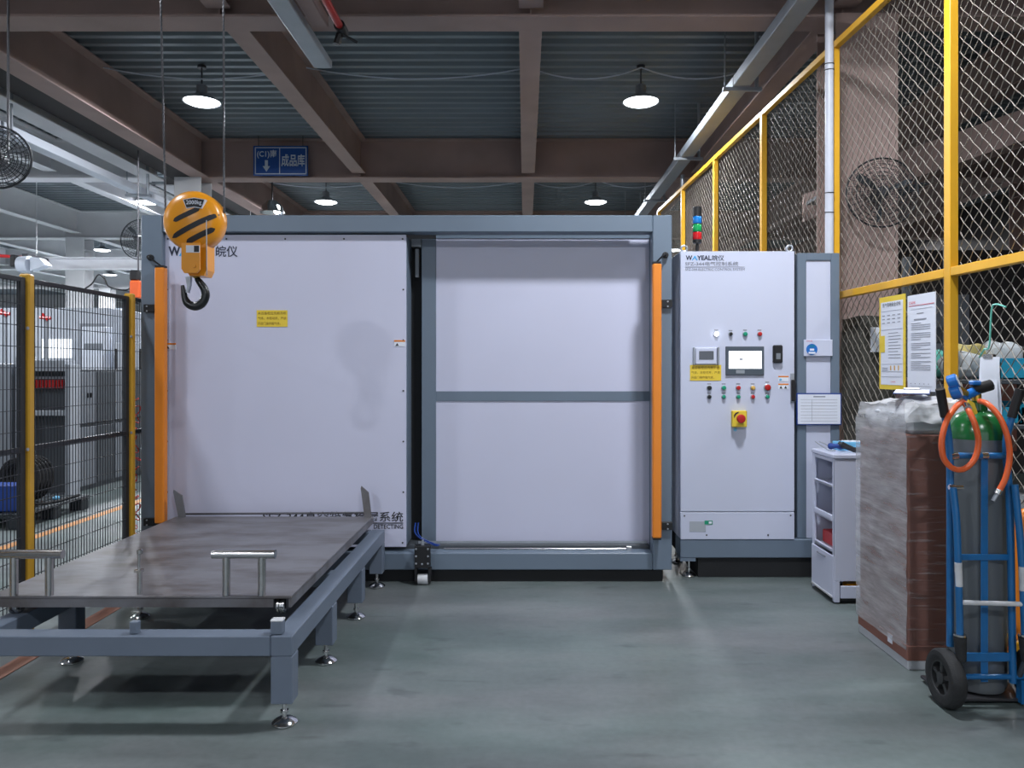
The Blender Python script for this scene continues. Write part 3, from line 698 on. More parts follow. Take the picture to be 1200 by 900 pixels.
# meter
h = MB().box(X(814.5, Yc), X(839.5, Yc), Yc-.02, Yc, Z(427, Yc), Z(407.5, Yc), .005).build('pressure_meter', 'cabinet_white', d)
MB().box(X(818.5, Yc), X(835.5, Yc), Yc-.0215, Yc-.0202, Z(421.5, Yc), Z(411.5, Yc)).build('display', 'screen_off', h)
for uu in (812.8, 841.2): MB().box(X(uu-1.1, Yc), X(uu+1.1, Yc), Yc-.024, Yc, Z(427.5, Yc), Z(407, Yc), .003).build('side_grip', 'galv', h)
warnlabel(808.5, 427.6, 845, 446, Yc, d)
h = MB().box(X(905, Yc), X(916, Yc), Yc-.03, Yc, Z(425.5, Yc), Z(404.5, Yc), .008).build('card_reader', 'black', d)
MB().box(X(908, Yc), X(913, Yc), Yc-.0315, Yc-.0302, Z(421, Yc), Z(414, Yc)).build('reader_pad', 'mach_mid', h)
for (v0, lab_) in ((440.5, 0), (449.5, 1)):
    l = MB().box(X(912, Yc), X(924, Yc), Yc-.0018, Yc-.0004, Z(v0+6.5, Yc), Z(v0, Yc)).build('caution_sticker', 'paper', d)
    MB().box(X(912, Yc), X(924, Yc), Yc-.0028, Yc-.0018, Z(v0+1.5, Yc), Z(v0, Yc)).build('sticker_band', 'orange', l)
    if lab_ == 0: MB().cyl(.009, -.0034, -.0018, (X(914.5, Yc), Yc, Z(v0+4.4, Yc)), 'y').build('blue_symbol', 'light_blue', l)
    else:
        for uu in (915, 920.5): MB().prism([(X(uu-1.6, Yc), Z(v0+5.8, Yc)), (X(uu+1.6, Yc), Z(v0+5.8, Yc)), (X(uu, Yc), Z(v0+2.6, Yc))], Yc-.003, Yc-.0018).build('warning_triangle', 'ink', l, smooth=False)
h = MB().box(X(926, Yc), X(930.5, Yc), Yc-.008, Yc, Z(472, Yc), Z(437.5, Yc), .002).build('handle_plate', 'galv', d)
MB().box(X(926.0, Yc), X(931, Yc), Yc-.035, Yc-.008, Z(470, Yc), Z(445, Yc), .006).build('door_handle', 'black', h)
for (uu, yy) in ((801.5, Yc+.1), (925, Yc+.1)):
    cx, cz = X(uu, yy), ct+.035
    MB().tube([(cx+.022*math.cos(a*PI/8), yy, cz+.022*math.sin(a*PI/8)) for a in range(16)], .008, 8, closed=True).cyl(.012, ct-cz, -.022, (cx, yy, cz)).build('lifting_eye', 'galv', t)
# signs on the cabinet
ys_ = yb-.004
t = thing('status_plate', 'small white plate with a blue disc on the cabinet side bay', 'sign', (X(958, ys_), ys_, Z(418, ys_)))
MB().box(X(941.5, ys_), X(975, ys_), ys_-.012, ys_, Z(417.5, ys_), Z(398, ys_), .003).build('plate', 'cabinet_white', t)
MB().cyl(.040, -.016, -.0125, (X(950.5, ys_), ys_, Z(409.5, ys_)), 'y', 28).build('blue_disc', 'gauge_blue', t)
text('CNHK', X(944, ys_), Z(400.6, ys_), X(951.5, ys_), Z(398.9, ys_), ys_-.0135, 'logo_red', t)
text('状态', X(947.5, ys_), Z(407, ys_), X(953.5, ys_), Z(404, ys_), ys_-.0175, 'green', t, name='green_lettering')
MB().box(X(948, ys_), X(953, ys_), ys_-.0185, ys_-.0165, Z(411, ys_), Z(408.6, ys_)).box(X(946.5, ys_), X(954.5, ys_), ys_-.0185, ys_-.0165, Z(414.6, ys_), Z(412.4, ys_)).build('white_mark', 'paper', t)
t = thing('document_holder', 'blue-rimmed record sheet hung at the cabinet corner', 'document', (X(958, yb), yb-.02, Z(498, yb)))
MB().box(X(932.5, yb), X(985, yb), yb-.018, yb-.008, Z(498, yb), Z(460.5, yb), .002).build('folder', 'deep_blue', t)
MB().box(X(933.8, yb), X(983.6, yb), yb-.0195, yb-.0185, Z(496.6, yb), Z(462, yb)).build('sheet', 'paper', t)
b = MB()
for i in range(8): b.box(X(937, yb), X(980, yb), yb-.0203, yb-.0197, Z(468.3+3.6*i, yb), Z(468+3.6*i, yb))
b.box(X(952, yb), X(966, yb), yb-.0203, yb-.0197, Z(465.4, yb), Z(464, yb)).box(X(950, yb), X(950.3, yb), yb-.0203, yb-.0197, Z(493.5, yb), Z(468, yb)).build('printed_rows', 'ink_line', t)
# stack light
x, y, z = X(817, Yc+.12), Yc+.12, ct+.002
t = thing('stack_light', 'three-colour signal tower light on top of the control cabinet', 'signal light', (x, y, z))
MB().cyl(.035, 0, .012, (x, y, z)).cyl(.012, .012, .07, (x, y, z)).lathe([(.02, .07), (.032, .078), (.032, .10)], 16, (x, y, z)).build('stem', 'black', t)
for i, m in enumerate(('stack_red', 'stack_green', 'stack_blue')):
    MB().lathe([(.03, .101+.058*i), (.033, .106+.058*i), (.033, .150+.058*i), (.03, .155+.058*i)], 20, (x, y, z)).build('lens', m, t)
    MB().cyl(.0335, .155+.058*i, .159+.058*i, (x, y, z), n=20).build('ring', 'black', t)
MB().lathe([(.033, .276), (.033, .335), (.028, .340)], 20, (x, y, z)).build('cap', 'black', t)

# ================================================================== ROLLER TABLE AND TRANSFER PLATE
t = thing('roller_table', 'grey steel roller table frame on chrome levelling feet', 'table', (-1.65, 4.25, 0))
TR, TL, TN, TF, TZ = -.970, -2.36, 3.20, 5.32, .385
MB().box(TR-.09, TR, TN, TF, TZ-.085, TZ, .004).build('side_rail', 'table_grey', t)
MB().box(TL, TL+.09, TN, TF, TZ-.085, TZ, .004).build('side_rail', 'table_grey', t)
MB().box(TL+.091, TR-.091, TN, TN+.09, TZ-.085, TZ, .004).build('cross_rail', 'table_grey', t)
MB().box(TL+.091, TR-.091, TF-.09, TF, TZ-.085, TZ, .004).build('cross_rail', 'table_grey', t)
MB().box(TL+.091, TR-.091, 4.22, 4.30, TZ-.085, TZ-.01, .004).build('cross_rail', 'table_grey', t)
for yy in (TN, 3.88, 4.58, 5.23):
    for xx in (TR-.09, TL):
        MB().box(xx, xx+.09, yy, yy+.09, .10, TZ-.086, .004).build('leg', 'table_grey', t)
        foot(xx+.045, yy+.045, .101, t, .055)
st = MB().box(TR-.095, TR-.045, TN+.012, TN+.055, TZ+.001, TZ+.055, .004).build('stop_block', 'table_grey', t)
MB().box(TR-.096, TR-.044, TN+.011, TN+.056, TZ+.055, TZ+.063, .003).build('nylon_cap', 'worn_white', st)
MB().box(X(148.5, TN), X(158, TN), TN+.02, TN+.05, TZ+.001, Z(729, TN+.02), .003).build('stop_block', 'table_grey', t)
t = thing('transfer_plate', 'large worn steel transfer plate with tubular handles on the roller table', 'steel plate', (-1.73, 4.4, TZ))
PL, PR, PN, PF, PZ = -2.41, -1.050, 3.45, 5.31, .478
MB().box(PL, PR, PN, PF, PZ-.012, PZ, .002).build('plate', 'plate', t)
MB().box(PL+.02, PR-.08, PN, PN+.012, PZ-.05, PZ-.0125).build('skirt', 'plate', t)
MB().box(PR-.012, PR, PN, PF, PZ-.05, PZ-.0125).build('skirt', 'plate', t)
MB().box(PL, PL+.012, PN, PF, PZ-.05, PZ-.0125).build('skirt', 'plate', t)
MB().box(PL+.02, PR-.08, PF-.012, PF, PZ-.05, PZ-.0125).build('skirt', 'plate', t)
for xx in (PR-.055, TL+.045):
    for yy in (PN+.05, 4.05, 4.6, 5.15):
        w_ = MB().lathe([(.008, -.022), (.034, -.02), (.037, -.016), (.037, -.008), (.030, -.005), (.030, .005), (.037, .008), (.037, .016), (.034, .02), (.008, .022)], 20, (xx, yy, TZ+.038), 'x').build('roller', 'steel', t)
        MB().box(xx-.030, xx-.024, yy-.018, yy+.018, TZ+.025, PZ-.013).box(xx+.024, xx+.030, yy-.018, yy+.018, TZ+.025, PZ-.013).lathe([(.008, -.034), (.008, .036)], 10, (xx, yy, TZ+.038), 'x').build('roller_fork', 'dark_steel', w_)
for cx in (X(284.5, PN), X(34.5, PN)):
    hb = MB().tube([(cx-.142, PN+.015, PZ+.185), (cx+.142, PN+.015, PZ+.185)], .0205, 20).build('handle', 'steel', t)
    for dx in (-.080, .080): MB().cyl(.0180, 0, .172, (cx+dx, PN+.015, PZ), n=18).build('handle_post', 'steel', hb)
x = X(160, PN)
pn = MB().cyl(.011, 0, .10, (x, PN+.03, PZ)).build('locating_pin', 'steel', t)
MB().cyl(.007, .10, .185, (x-.004, PN+.03, PZ)).lathe([(.006, .18), (.013, .184), (.013, .20), (.006, .204)], 14, (x, PN+.03, PZ)).box(x-.02, x+.012, PN+.015, PN+.045, PZ+.10, PZ+.112).build('pin_head', 'steel', pn)
for (uu, hgt, lean) in ((213.5, .19, -.03), (431, .215, -.02)):
    cx = X(uu, PF-.02)
    MB().prism([(cx-.020, PZ+.0), (cx+.028, PZ), (cx+.016+lean*.4, PZ+hgt*.80), (cx-.022+lean, PZ+hgt), (cx-.026+lean, PZ+hgt*.93)], PF-.035, PF-.022).build('end_lug', 'plate', t, smooth=False)
MB().tube([(X(215, PF), PF-.012, Z(602, PF)+.03-.03), (X(431, PF), PF-.012, Z(600.5, PF))], .007, 8).build('end_rod', 'dark_steel', t)

# ================================================================== CRANE HOOK BLOCK
YH = 3.90
hx, hz = X(229, YH), Z(260, YH)
t = thing('hook_block', 'round orange crane hook block hanging on two wire ropes', 'crane hook', (hx, YH, Z(362, YH)))
r = .150
sh = MB().lathe([(.001, -.085), (.05, -.083), (.10, -.072), (.135, -.055), (r, -.03), (r, .03), (.135, .055), (.10, .072), (.05, .083), (.001, .085)], 44, (hx, YH, hz), 'y').build('sheave_cover', 'hoist_orange', t)
def facey(rr): # front surface of the cover
    pts = [(0, -.085), (.05, -.083), (.10, -.072), (.135, -.055), (.15, -.03)]
    for (a, b), (c, d_) in zip(pts, pts[1:]):
        if rr <= c: return YH+b+(d_-b)*(rr-a)/(c-a)
    return YH-.03
def stripe(u0, v0, u1, v1, wd):
    p, q = Vector((X(u0, YH-.08), Z(v0, YH-.08))), Vector((X(u1, YH-.08), Z(v1, YH-.08)))
    dr_ = (q-p).normalized(); nn = Vector((-dr_.y, dr_.x)); n = 14; vs = []
    for i in range(n+1):
        e = min(1, math.sin(PI*min(max(i/n, .001), .999))*3.2) ** .5
        for sg in (-1, 1):
            c = p+(q-p)*i/n+nn*sg*wd*e
            rr = math.hypot(c.x-hx, c.y-hz); vs.append((c.x, facey(rr)-.0015, c.y))
    m = MB(); m.add(vs+[(a[0], a[1]-.001, a[2]) for a in vs], [(2*i, 2*i+1, 2*i+3, 2*i+2) for i in range(n)]+[tuple(j+2*n+2 for j in (2*i, 2*i+2, 2*i+3, 2*i+1)) for i in range(n)])
    m.build('stripe', 'ink', sh)
stripe(203, 259, 234, 244, .012); stripe(200, 278, 254, 250, .0125); stripe(217, 284, 250, 267, .0125)
lx0, lx1, lz0, lz1 = X(214.5, YH-.08), X(241, YH-.08), Z(244.5, YH-.08), Z(233, YH-.08)
cy_ = YH-.072
MB().prism([(lx0, lz1-.004), ((lx0+lx1)/2, lz1+.006), (lx1, lz1-.004), (lx1-.018, lz0), ((lx0+lx1)/2, lz0+.006), (lx0+.018, lz0)], cy_-.012, cy_+.02).build('rating_label', 'paper', sh, smooth=False)
MB().prism([(lx0+.006, lz1-.006), ((lx0+lx1)/2, lz1+.002), (lx1-.006, lz1-.006), (lx1-.020, lz0+.004), ((lx0+lx1)/2, lz0+.010), (lx0+.020, lz0+.004)], cy_-.0135, cy_-.010).build('label_field', 'ink', sh, smooth=False)
text('2000kg', lx0+.018, lz0+.014, lx1-.018, lz1-.008, cy_-.0145, 'paper', sh, bold=.02)
nx0, nx1 = X(216.5, YH-.06), X(237.5, YH-.06)
nk = MB().prism([(nx0, Z(286, YH-.06)), (nx1+.0, Z(286, YH-.06)), (nx1, Z(317, YH-.06)), (nx1-.014, Z(321, YH-.06)), (nx0+.014, Z(321, YH-.06)), (nx0, Z(316, YH-.06))], YH-.098, YH-.086).build('front_plate', 'hoist_orange', t, smooth=False)
MB().prism([(nx0, hz-.07), (nx1+.015, hz-.07), (nx1+.015, Z(316, YH-.06)), (nx1, Z(323, YH-.06)), (nx0+.02, Z(323, YH-.06)), (nx0, Z(316, YH-.06))], YH-.05, YH+.05).build('shank_housing', 'hoist_orange', t, smooth=False)
MB().tube([P(242, 258, YH-.09), P(242.5, 323, YH-.10)], .0022, 6).build('guide_wire', 'galv', t)
MB().cyl(.012, -.104, -.096, (X(227, YH-.1), YH, Z(311, YH-.1)), 'y').build('rivet', 'hoist_orange', nk)
tg = MB().box(X(218, YH-.1), X(234, YH-.1), YH-.101, YH-.0985, Z(296, YH-.1), Z(287.5, YH-.1)).build('data_tag', 'paper', nk)
MB().box(X(227.5, YH-.1), X(233.3, YH-.1), YH-.1025, YH-.101, Z(295.3, YH-.1), Z(288, YH-.1)).build('tag_print', 'ink', tg)
hp = [(231, 322, .010), (231.5, 327, .014), (235, 332, .0175), (240, 340, .020), (240.5, 348, .0215), (236, 356, .0225), (228, 359, .0225), (220, 355.5, .020), (216.5, 348, .0165), (215, 340, .013), (214, 334.5, .009)]
sp = smoothpath([P(a, b, YH) for a, b, _ in hp], 4); rr = []
for i in range(len(sp)):
    q = i/4; j = min(int(q), len(hp)-2); rr.append(hp[j][2]+(hp[j+1][2]-hp[j][2])*(q-j))
MB().tube(sp, rr, 14).build('hook', 'hook_black', t)
MB().prism([P(218.5, 325, YH)[::2], P(224.5, 324, YH)[::2], P(224, 334, YH)[::2], P(221.5, 343.5, YH)[::2], P(219, 343, YH)[::2], P(220.5, 336, YH)[::2]], YH-.014, YH+.010).build('safety_latch', 'galv', t, smooth=False)
MB().lathe([(.012, 0), (.022, .008), (.022, .022), (.012, .03)], 16, (X(230, YH), YH, Z(326, YH))).build('swivel_nut', 'brass', t)
for (ua, ub) in ((194, 188.5), (262.5, 262)):
    a, b = Vector(P(ua, 250, YH)), Vector(P(ub, 0, YH)); q = b+(b-a)*((3.755-b.z)/(b.z-a.z))
    rp = MB(); n = 60; R = .005
    for k in range(3):
        pts = []
        for i in range(n*3+1):
            f = i/(n*3); an = f*2*PI*22+k*2*PI/3; c = a.lerp(q, f); pts.append((c.x+.0025*math.cos(an), c.y+.0025*math.sin(an), c.z))
        rp.tube(pts, .0030, 5)
    rp.build('wire_rope', 'dark_steel', t)
t = thing('hoist_trolley', 'orange hoist trolley above the frame carrying the hook ropes', 'hoist', (-1.72, YH, 3.72))
MB().box(-1.95, -1.45, YH-.12, YH+.12, 3.76, 3.98, .02).build('hoist_body', 'hoist_orange', t)
MB().box(-1.84, -1.80, YH-.06, YH+.06, 3.98, 4.178).box(-1.78, -1.74, YH-.06, YH+.06, 3.98, 4.178).build('hanger', 'dark_steel', t)

# ================================================================== RIGHT DIAMOND-MESH FENCE
def FX(y): return 2.624-.044*y
FTOP, FMID = 3.96, 2.05
t = thing('diamond_mesh_fence', 'tall yellow-framed diamond mesh fence on the cabinet side', 'fence', (FX(6), 6, 0))
posts = [2.9, 4.38, 5.86, 7.40, 8.98, 10.5, 12.0]
ang = math.atan(-.044)
for yy in posts:
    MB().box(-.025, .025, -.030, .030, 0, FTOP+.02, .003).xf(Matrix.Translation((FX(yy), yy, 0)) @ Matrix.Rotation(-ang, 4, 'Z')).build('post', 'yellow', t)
def bar_y(y0, y1, z, h, m, par, name, wd=.05):
    b = MB().box(-wd/2, wd/2, 0, math.hypot(y1-y0, FX(y1)-FX(y0)), z-h/2, z+h/2, .003)
    b.xf(Matrix.Translation((FX(y0), y0, 0)) @ Matrix.Rotation(-ang, 4, 'Z')).build(name, m, par)
for a, b in zip(posts, posts[1:]):
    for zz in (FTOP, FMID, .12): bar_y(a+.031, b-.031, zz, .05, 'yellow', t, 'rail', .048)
    m = MB(); p = .0425; n = int((b-a-.06)/p)
    for i in range(n+1):
        yy = a+.03+p*i
        if yy > b-.03: break
        z = .15; k = 0; pts = []
        while z < FTOP-.02:
            sg = 1 if (k+i) % 2 else -1
            pts.append((FX(yy)+.033+.003*sg*(1 if i % 2 else -1), yy+sg*p*.5, z)); z += .0425; k += 1
        m.tube(pts, .0028, 5, cap=False)
    m.build('wire_mesh', 'wire_zinc', t, kind='stuff')
t = thing('downpipe', 'white vertical pipe standing beside the yellow fence post', 'pipe', (2.30, 5.80, 0))
MB().cyl(.031, 0, DZ, (2.30, 5.80, 0), n=20).build('pipe', 'pipe_white', t)
for vv in (226, 252-3, 75, 82): MB().tube([(2.30+.034*math.cos(a), 5.80+.034*math.sin(a), Z(vv, 5.8)+.004*math.sin(a)) for a in [PI*2*i/12 for i in range(12)]], .003, 5, closed=True).build('wire_tie', 'black', t)
x = X(791+8, 11.6)
t = thing('vent_pipe', 'slim grey pipe rising between test chamber and fence end', 'pipe', (X(800, 10.9), 10.9, 0))
MB().cyl(.03, 0, Z(205, 10.9), (X(800, 10.9), 10.9, 0), n=14).build('pipe', 'galv', t)

# posters on the fence (in the fence plane)
def fplane(y, off): # origin on fence at depth y; local x runs along the fence towards +Y... here towards the camera so text reads right
    d_ = Vector((FX(0)-FX(1), -1, 0)).normalized(); n = Vector((-1, .0, 0))
    return Matrix(((d_.x, 0, 0, FX(y)-off), (d_.y, 0, 0, y), (0, 0, 1, 0), (0, 0, 0, 1)))
def poster(u0, u1, zlo, zhi, label, yellow):
    ya = 2.624/((u0-615)/900+.044); yb_ = 2.624/((u1-615)/900+.044)
    off = .032; ym = ya; wd = (ya-yb_)*1.001
    t = thing('safety_poster' if yellow else 'notice_board', label, 'poster', (FX((ya+yb_)/2)-off, (ya+yb_)/2, zlo))
    Mx = fplane(ya, off)
    def rect(a, b, c, d_, dep, th, nm, m, par):
        q = MB(); q.box(a, b, -dep-th, -dep, c, d_)
        # local y -> towards aisle (-X)
        A = Matrix(((Mx[0][0], 1, 0, Mx[0][3]), (Mx[1][0], 0, 0, Mx[1][3]), (0, 0, 1, 0), (0, 0, 0, 1)))
        return q.xf(A).build(nm, m, par)
    H = zhi-zlo
    rect(0, wd, zlo, zhi, 0, .005, 'board', 'label_yellow' if yellow else 'paper', t)
    if yellow: rect(wd*.07, wd*.93, zlo+.03, zhi-.035, .0055, .001, 'sheet', 'paper', t)
    def tx(s, a, b, c, d_, m='ink_grey', nm='lettering'): return text(s, wd*a, zlo+H*c, wd*b, zlo+H*d_, 0, m, t, name=nm, mtx=fplane(ya, off+.008))
    if yellow:
        tx('氦气使用安全须知', .15, .85, .885, .93, 'ink')
        g = MB(); A = Matrix(((Mx[0][0], 1, 0, Mx[0][3]), (Mx[1][0], 0, 0, Mx[1][3]), (0, 0, 1, 0), (0, 0, 0, 1)))
        for zz in (.64, .84, .27, .135, .19): g.box(wd*.1, wd*.9, -.0078, -.007, zlo+H*zz, zlo+H*(zz+.003))
        for i in range(9): g.box(wd*.38, wd*(.85 if i % 3 else .75), -.0078, -.007, zlo+H*(.60-.033*i), zlo+H*(.606-.033*i))
        for i in range(4):
            for j in range(3): g.box(wd*(.13+.2*i), wd*(.24+.2*i), -.0078, -.007, zlo+H*(.79-.04*j), zlo+H*(.80-.04*j))
        for j in (.225, .205): g.box(wd*.13, wd*.35, -.0078, -.007, zlo+H*j, zlo+H*(j+.007))
        g.xf(A).build('printed_rows', 'ink_line', t)
        rect(wd*.08, wd*.24, zlo+H*.40, zlo+H*.58, .0072, .001, 'yellow_field', 'label_yellow', t)
        q = MB()
        for i in range(3): q.box(wd*(.45+.15*i), wd*(.49+.15*i), -.008, -.007, zlo+H*.205, zlo+H*.255)
        q.xf(A).build('yellow_figures', 'amber', t)
        tx('CNHK', .48, .66, .075, .09, 'logo_red')
    else:
        g = MB(); A = Matrix(((Mx[0][0], 1, 0, Mx[0][3]), (Mx[1][0], 0, 0, Mx[1][3]), (0, 0, 1, 0), (0, 0, 0, 1)))
        for i in range(24):
            if i in (4, 9, 14, 18): continue
            g.box(wd*.14, wd*(.84 if i % 4 else .5), -.0068, -.006, zlo+H*(.70-.021*i), zlo+H*(.705-.021*i))
        g.box(wd*.12, wd*.9, -.0068, -.006, zlo+H*.85, zlo+H*.852).box(wd*.12, wd*.9, -.0068, -.006, zlo+H*.05, zlo+H*.052).box(wd*.35, wd*.6, -.0068, -.006, zlo+H*.80, zlo+H*.807).box(wd*.25, wd*.7, -.0068, -.006, zlo+H*.735, zlo+H*.747)
        for i in range(5): g.box(wd*(.12+.16*i), wd*(.15+.16*i), -.0068, -.006, zlo+H*.07, zlo+H*.078)
        g.xf(A).build('printed_rows', 'ink_line', t)
        rect(wd*.06, wd*.97, zlo+H*.885, zlo+H*.890, .0056, .001, 'red_line', 'logo_red', t)
        tx('CNHK', .07, .32, .905, .935, 'logo_red')
    return t
poster(1037, 1067.5, 1.365, 1.970, 'narrow yellow-bordered safety poster wired to the fence', True)
poster(1070.5, 1103.5, 1.365, 1.950, 'narrow white notice with red heading beside the fence post', False)

# ================================================================== WRAPPED CARTON
t = thing('wrapped_carton', 'tall brown carton wrapped in clear stretch film', 'carton', (2.11, 4.1, 0))
bx0, bx1, by0, by1 = 1.905, 2.325, 3.82, 4.38
MB().box(bx0, bx1, by0, by1, .0, .045, .004).build('foam_base', 'foam_white', t)
MB().box(bx0+.004, bx1-.004, by0+.004, by1-.004, .046, 1.17, .006).build('carton', 'carton', t)
lid = MB().box(bx0-.004, bx1+.004, by0-.002, by1+.002, .046, .12, .003).build('bottom_tray', 'carton', t)
MB().box(bx0-.0065, bx0-.0045, by0+.15, by0+.20, .075, .12).build('paper_label', 'paper', lid)
import mathutils.noise as mn
f = MB(); n = 26
def crum(p, a, s): 
    q = Vector(p)*s; return Vector((mn.noise(q), mn.noise(q+Vector((7, 3, 1))), mn.noise(q+Vector((2, 9, 5)))))*a
def grid(fn, nu, nv, mi):
    o = len(f.v)
    for i in range(nu+1):
        for j in range(nv+1): f.v.append(tuple(fn(i/nu, j/nv)))
    for i in range(nu):
        for j in range(nv):
            a = o+i*(nv+1)+j; f.f.append((a, a+nv+1, a+nv+2, a+1)); f.mi.append(mi)
def fb(x, y, z):
    p = Vector((x, y, z)); amp = .006+.022*max(0, (z-1.10)/.2)
    c = crum(p, amp, 7)+crum(p, amp*.45, 22); return p+Vector((c.x, c.y, c.z*(1 if z > 1.12 else .3)))
e_ = .012; x0, x1, y0_, y1_ = bx0-e_, bx1+e_, by0-e_, by1+e_
def taper(z): return max(0, (z-1.24))*.55
def fz(v): return .10+1.22*v
grid(lambda a, b: fb(x0+taper(fz(b)), y1_+(y0_-y1_)*a, fz(b)), 22, 60, 1)
grid(lambda a, b: fb(x0+(x1-x0)*a, y0_+taper(fz(b)), fz(b)), 20, 60, 0)
grid(lambda a, b: fb(x1-taper(fz(b)), y0_+(y1_-y0_)*a, fz(b)), 20, 40, 0)
grid(lambda a, b: fb(x1+(x0-x1)*a, y1_-taper(fz(b)), fz(b)), 20, 40, 0)
def ftop(a, b):
    zz = 1.32+.03*math.sin(PI*a)*math.sin(PI*b)
    c = fb(x0+.044+(x1-x0-.088)*a, y0_+.044+(y1_-y0_-.088)*b, 1.32); return Vector((c.x, c.y, c.z+zz-1.32))
grid(ftop, 20, 24, 2)
# crumpled gathered film: a denser band round the top
grid(lambda a, b: fb(x0-.004+(x1-x0+.008)*a, y0_-.006+taper(1.235+.085*b), 1.235+.085*b), 30, 8, 2)
f.build('stretch_film', ['film_thin', 'film_sheen', 'film_gathered'], t)
MB().box(bx0+.02, bx1-.02, by0+.02, by1-.02, 1.171, 1.29, .02).build('top_padding', 'foam_white', t)
t = thing('clipboard', 'thin blue-backed clipboard lying on the film-wrapped carton', 'clipboard', (2.04, 4.0, 1.36))
A = Matrix.Translation((2.03, 4.06, 1.375)) @ Matrix.Rotation(-.5, 4, 'Z') @ Matrix.Rotation(.05, 4, 'X')
MB().box(-.07, .10, -.13, .13, 0, .004, .001).xf(A).build('board', 'deep_blue', t)
MB().box(-.066, .096, -.125, .125, .0045, .006).xf(A).build('sheet', 'paper', t)
MB().box(-.03, .05, .10, .128, .0062, .016, .003).xf(A).build('clip', 'steel', t)

# ================================================================== SMALL WHITE CABINET TROLLEY
t = thing('tool_cabinet', 'small white shelf cabinet standing beside the wrapped carton', 'cabinet', (2.13, 5.08, 0))
a0, a1, b0, b1, H = 1.972, 2.30, 4.89, 5.27, .955
MB().box(a0, a1, b0, b0+.015, .145, H-.03, .004).build('front_panel', 'cabinet_white', t)
MB().box(a0, a0+.035, b0, b0+.035, .01, .145, .003).box(a0+.04, a1, b0, b0+.015, .035, .145*.0+.115, .003).build('lower_frame', 'cabinet_white', t)
MB().box(a0-.006, a1+.006, b0-.006, b1+.006, H-.03, H, .006).build('top', 'cabinet_white', t)
MB().box(a0, a1, b1-.015, b1, .01, H-.03, .003).build('back_panel', 'cabinet_white', t)
MB().box(a1-.012, a1, b0+.016, b1-.016, .01, H-.03).build('inner_panel', 'mach_mid', t)
MB().box(a0, a0+.012, b0+.001, b0+.035, .145, H-.032, .002).build('side_stile', 'cabinet_white', t)
MB().box(a0, a0+.012, b1-.045, b1-.016, .145, H-.032, .002).build('side_stile', 'cabinet_white', t)
MB().box(a0, a0+.012, b0+.036, b1-.046, H-.055, H-.032, .002).build('side_rail', 'cabinet_white', t)
for zz, hh in ((.74, .018), (.52, .04), (.325, .02)):
    MB().box(a0-.004, a1-.013, b0+.037, b1-.047, zz, zz+.008).box(a0-.004, a0+.010, b0+.037, b1-.047, zz, zz+hh, .003).build('shelf', 'cabinet_white', t)
dr_ = MB().box(a0-.008, a0+.004, b0+.006, b1-.008, .035, .305, .003).build('drawer_front', 'cabinet_white', t)
MB().box(a0-.016, a0-.008, b0+.12, b1-.12, .27, .278, .002).build('drawer_pull', 'steel', dr_)
MB().box(a0-.014, a0-.008, b0+.02, b1-.02, .036, .05, .002).build('lower_lip', 'worn_white', dr_)
MB().box(a0+.01, a1-.02, b0+.02, b1-.02, .01, .03).build('base', 'black', t)
o = MB().box(a0+.04, a0+.2, b0+.06, b1-.08, .334, .42, .006); solo(o, 'parts_bin', 'red', 'red plastic bin on the lowest shelf of the white cabinet', 'bin')
o = MB().box(a0+.09, a0+.22, b0+.03, b0+.10, .17*.0+.032, .12, .006); solo(o, 'parts_box', 'hoist_orange', 'orange box low inside the white cabinet', 'box')
# things on top of it
q = MB(); q.tube(smoothpath([(2.02, 5.10, H+.03), (2.06, 5.06, H+.035), (2.11, 5.06, H+.03)]), [.018+.004*math.sin(i) for i in range(13)], 10)
solo(q, 'cleaning_cloth', 'deep_blue', 'crumpled dark blue cloth on the white cabinet top', 'cloth')
t = thing('hand_tool', 'black hand tool lying on the white cabinet top', 'tool', (2.12, 5.0, H))
MB().tube([(2.07, 5.02, H+.05), (2.14, 5.0, H+.018), (2.22, 4.98, H+.018)], [.02, .017, .013], 10).build('grip', 'black', t)
MB().tube([(2.07, 5.02, H+.05), (2.055, 5.03, H+.062)], .012, 10).build('jaw', 'dark_steel', t)
t = thing('glove_box', 'light blue flat box on the white cabinet top', 'box', (2.2, 5.14, H))
MB().box(2.09, 2.29, 5.10, 5.22, H+.0, H+.055, .004).build('box_body', 'light_blue', t)
MB().box(2.14, 2.27, 5.12, 5.20, H+.0552, H+.06, .002).build('paper_insert', 'paper', t)
solo(MB().tube(smoothpath([(1.975, 5.22, H+.05), (1.99, 5.15, H+.028), (2.01, 5.08, H+.008), (2.04, 5.04, H+.006)]), .004, 6).tube(smoothpath([(2.0, 5.22, H+.05), (2.03, 5.15, H+.03), (2.035, 5.1, H+.008)]), .004, 6), 'metal_wire', 'galv', 'bent pale wire on the white cabinet corner', 'wire')

# ================================================================== GAS CYLINDER AND DOLLY
gx, gy = 2.094, 3.560
t = thing('gas_cylinder', 'grey gas cylinder with green shoulder standing on the blue dolly', 'gas cylinder', (gx, gy, .03))
MB().lathe([(.09, .03), (.112, .036), (.122, .06), (.122, 1.178)], 40, (gx, gy, 0), cap=True).build('cylinder_body', 'bottle_grey', t)
MB().lathe([(.1225, 1.178), (.122, 1.205), (.114, 1.245), (.095, 1.28), (.065, 1.30), (.045, 1.308), (.044, 1.345), (.038, 1.35), (.02, 1.352)], 40, (gx, gy, 0)).build('shoulder', 'bottle_green', t)
vx, vz = X(1143, gy), 1.352
v_ = MB().lathe([(.020, 0), (.020, .03), (.014, .035), (.014, .065), (.022, .07), (.022, .085)], 14, (gx, gy, 1.352)).build('valve', 'brass', t)
MB().tube([(gx-.03, gy-.02, 1.40), (gx+.055, gy-.02, 1.425)], .026, 12).build('valve_sleeve', 'black', v_)
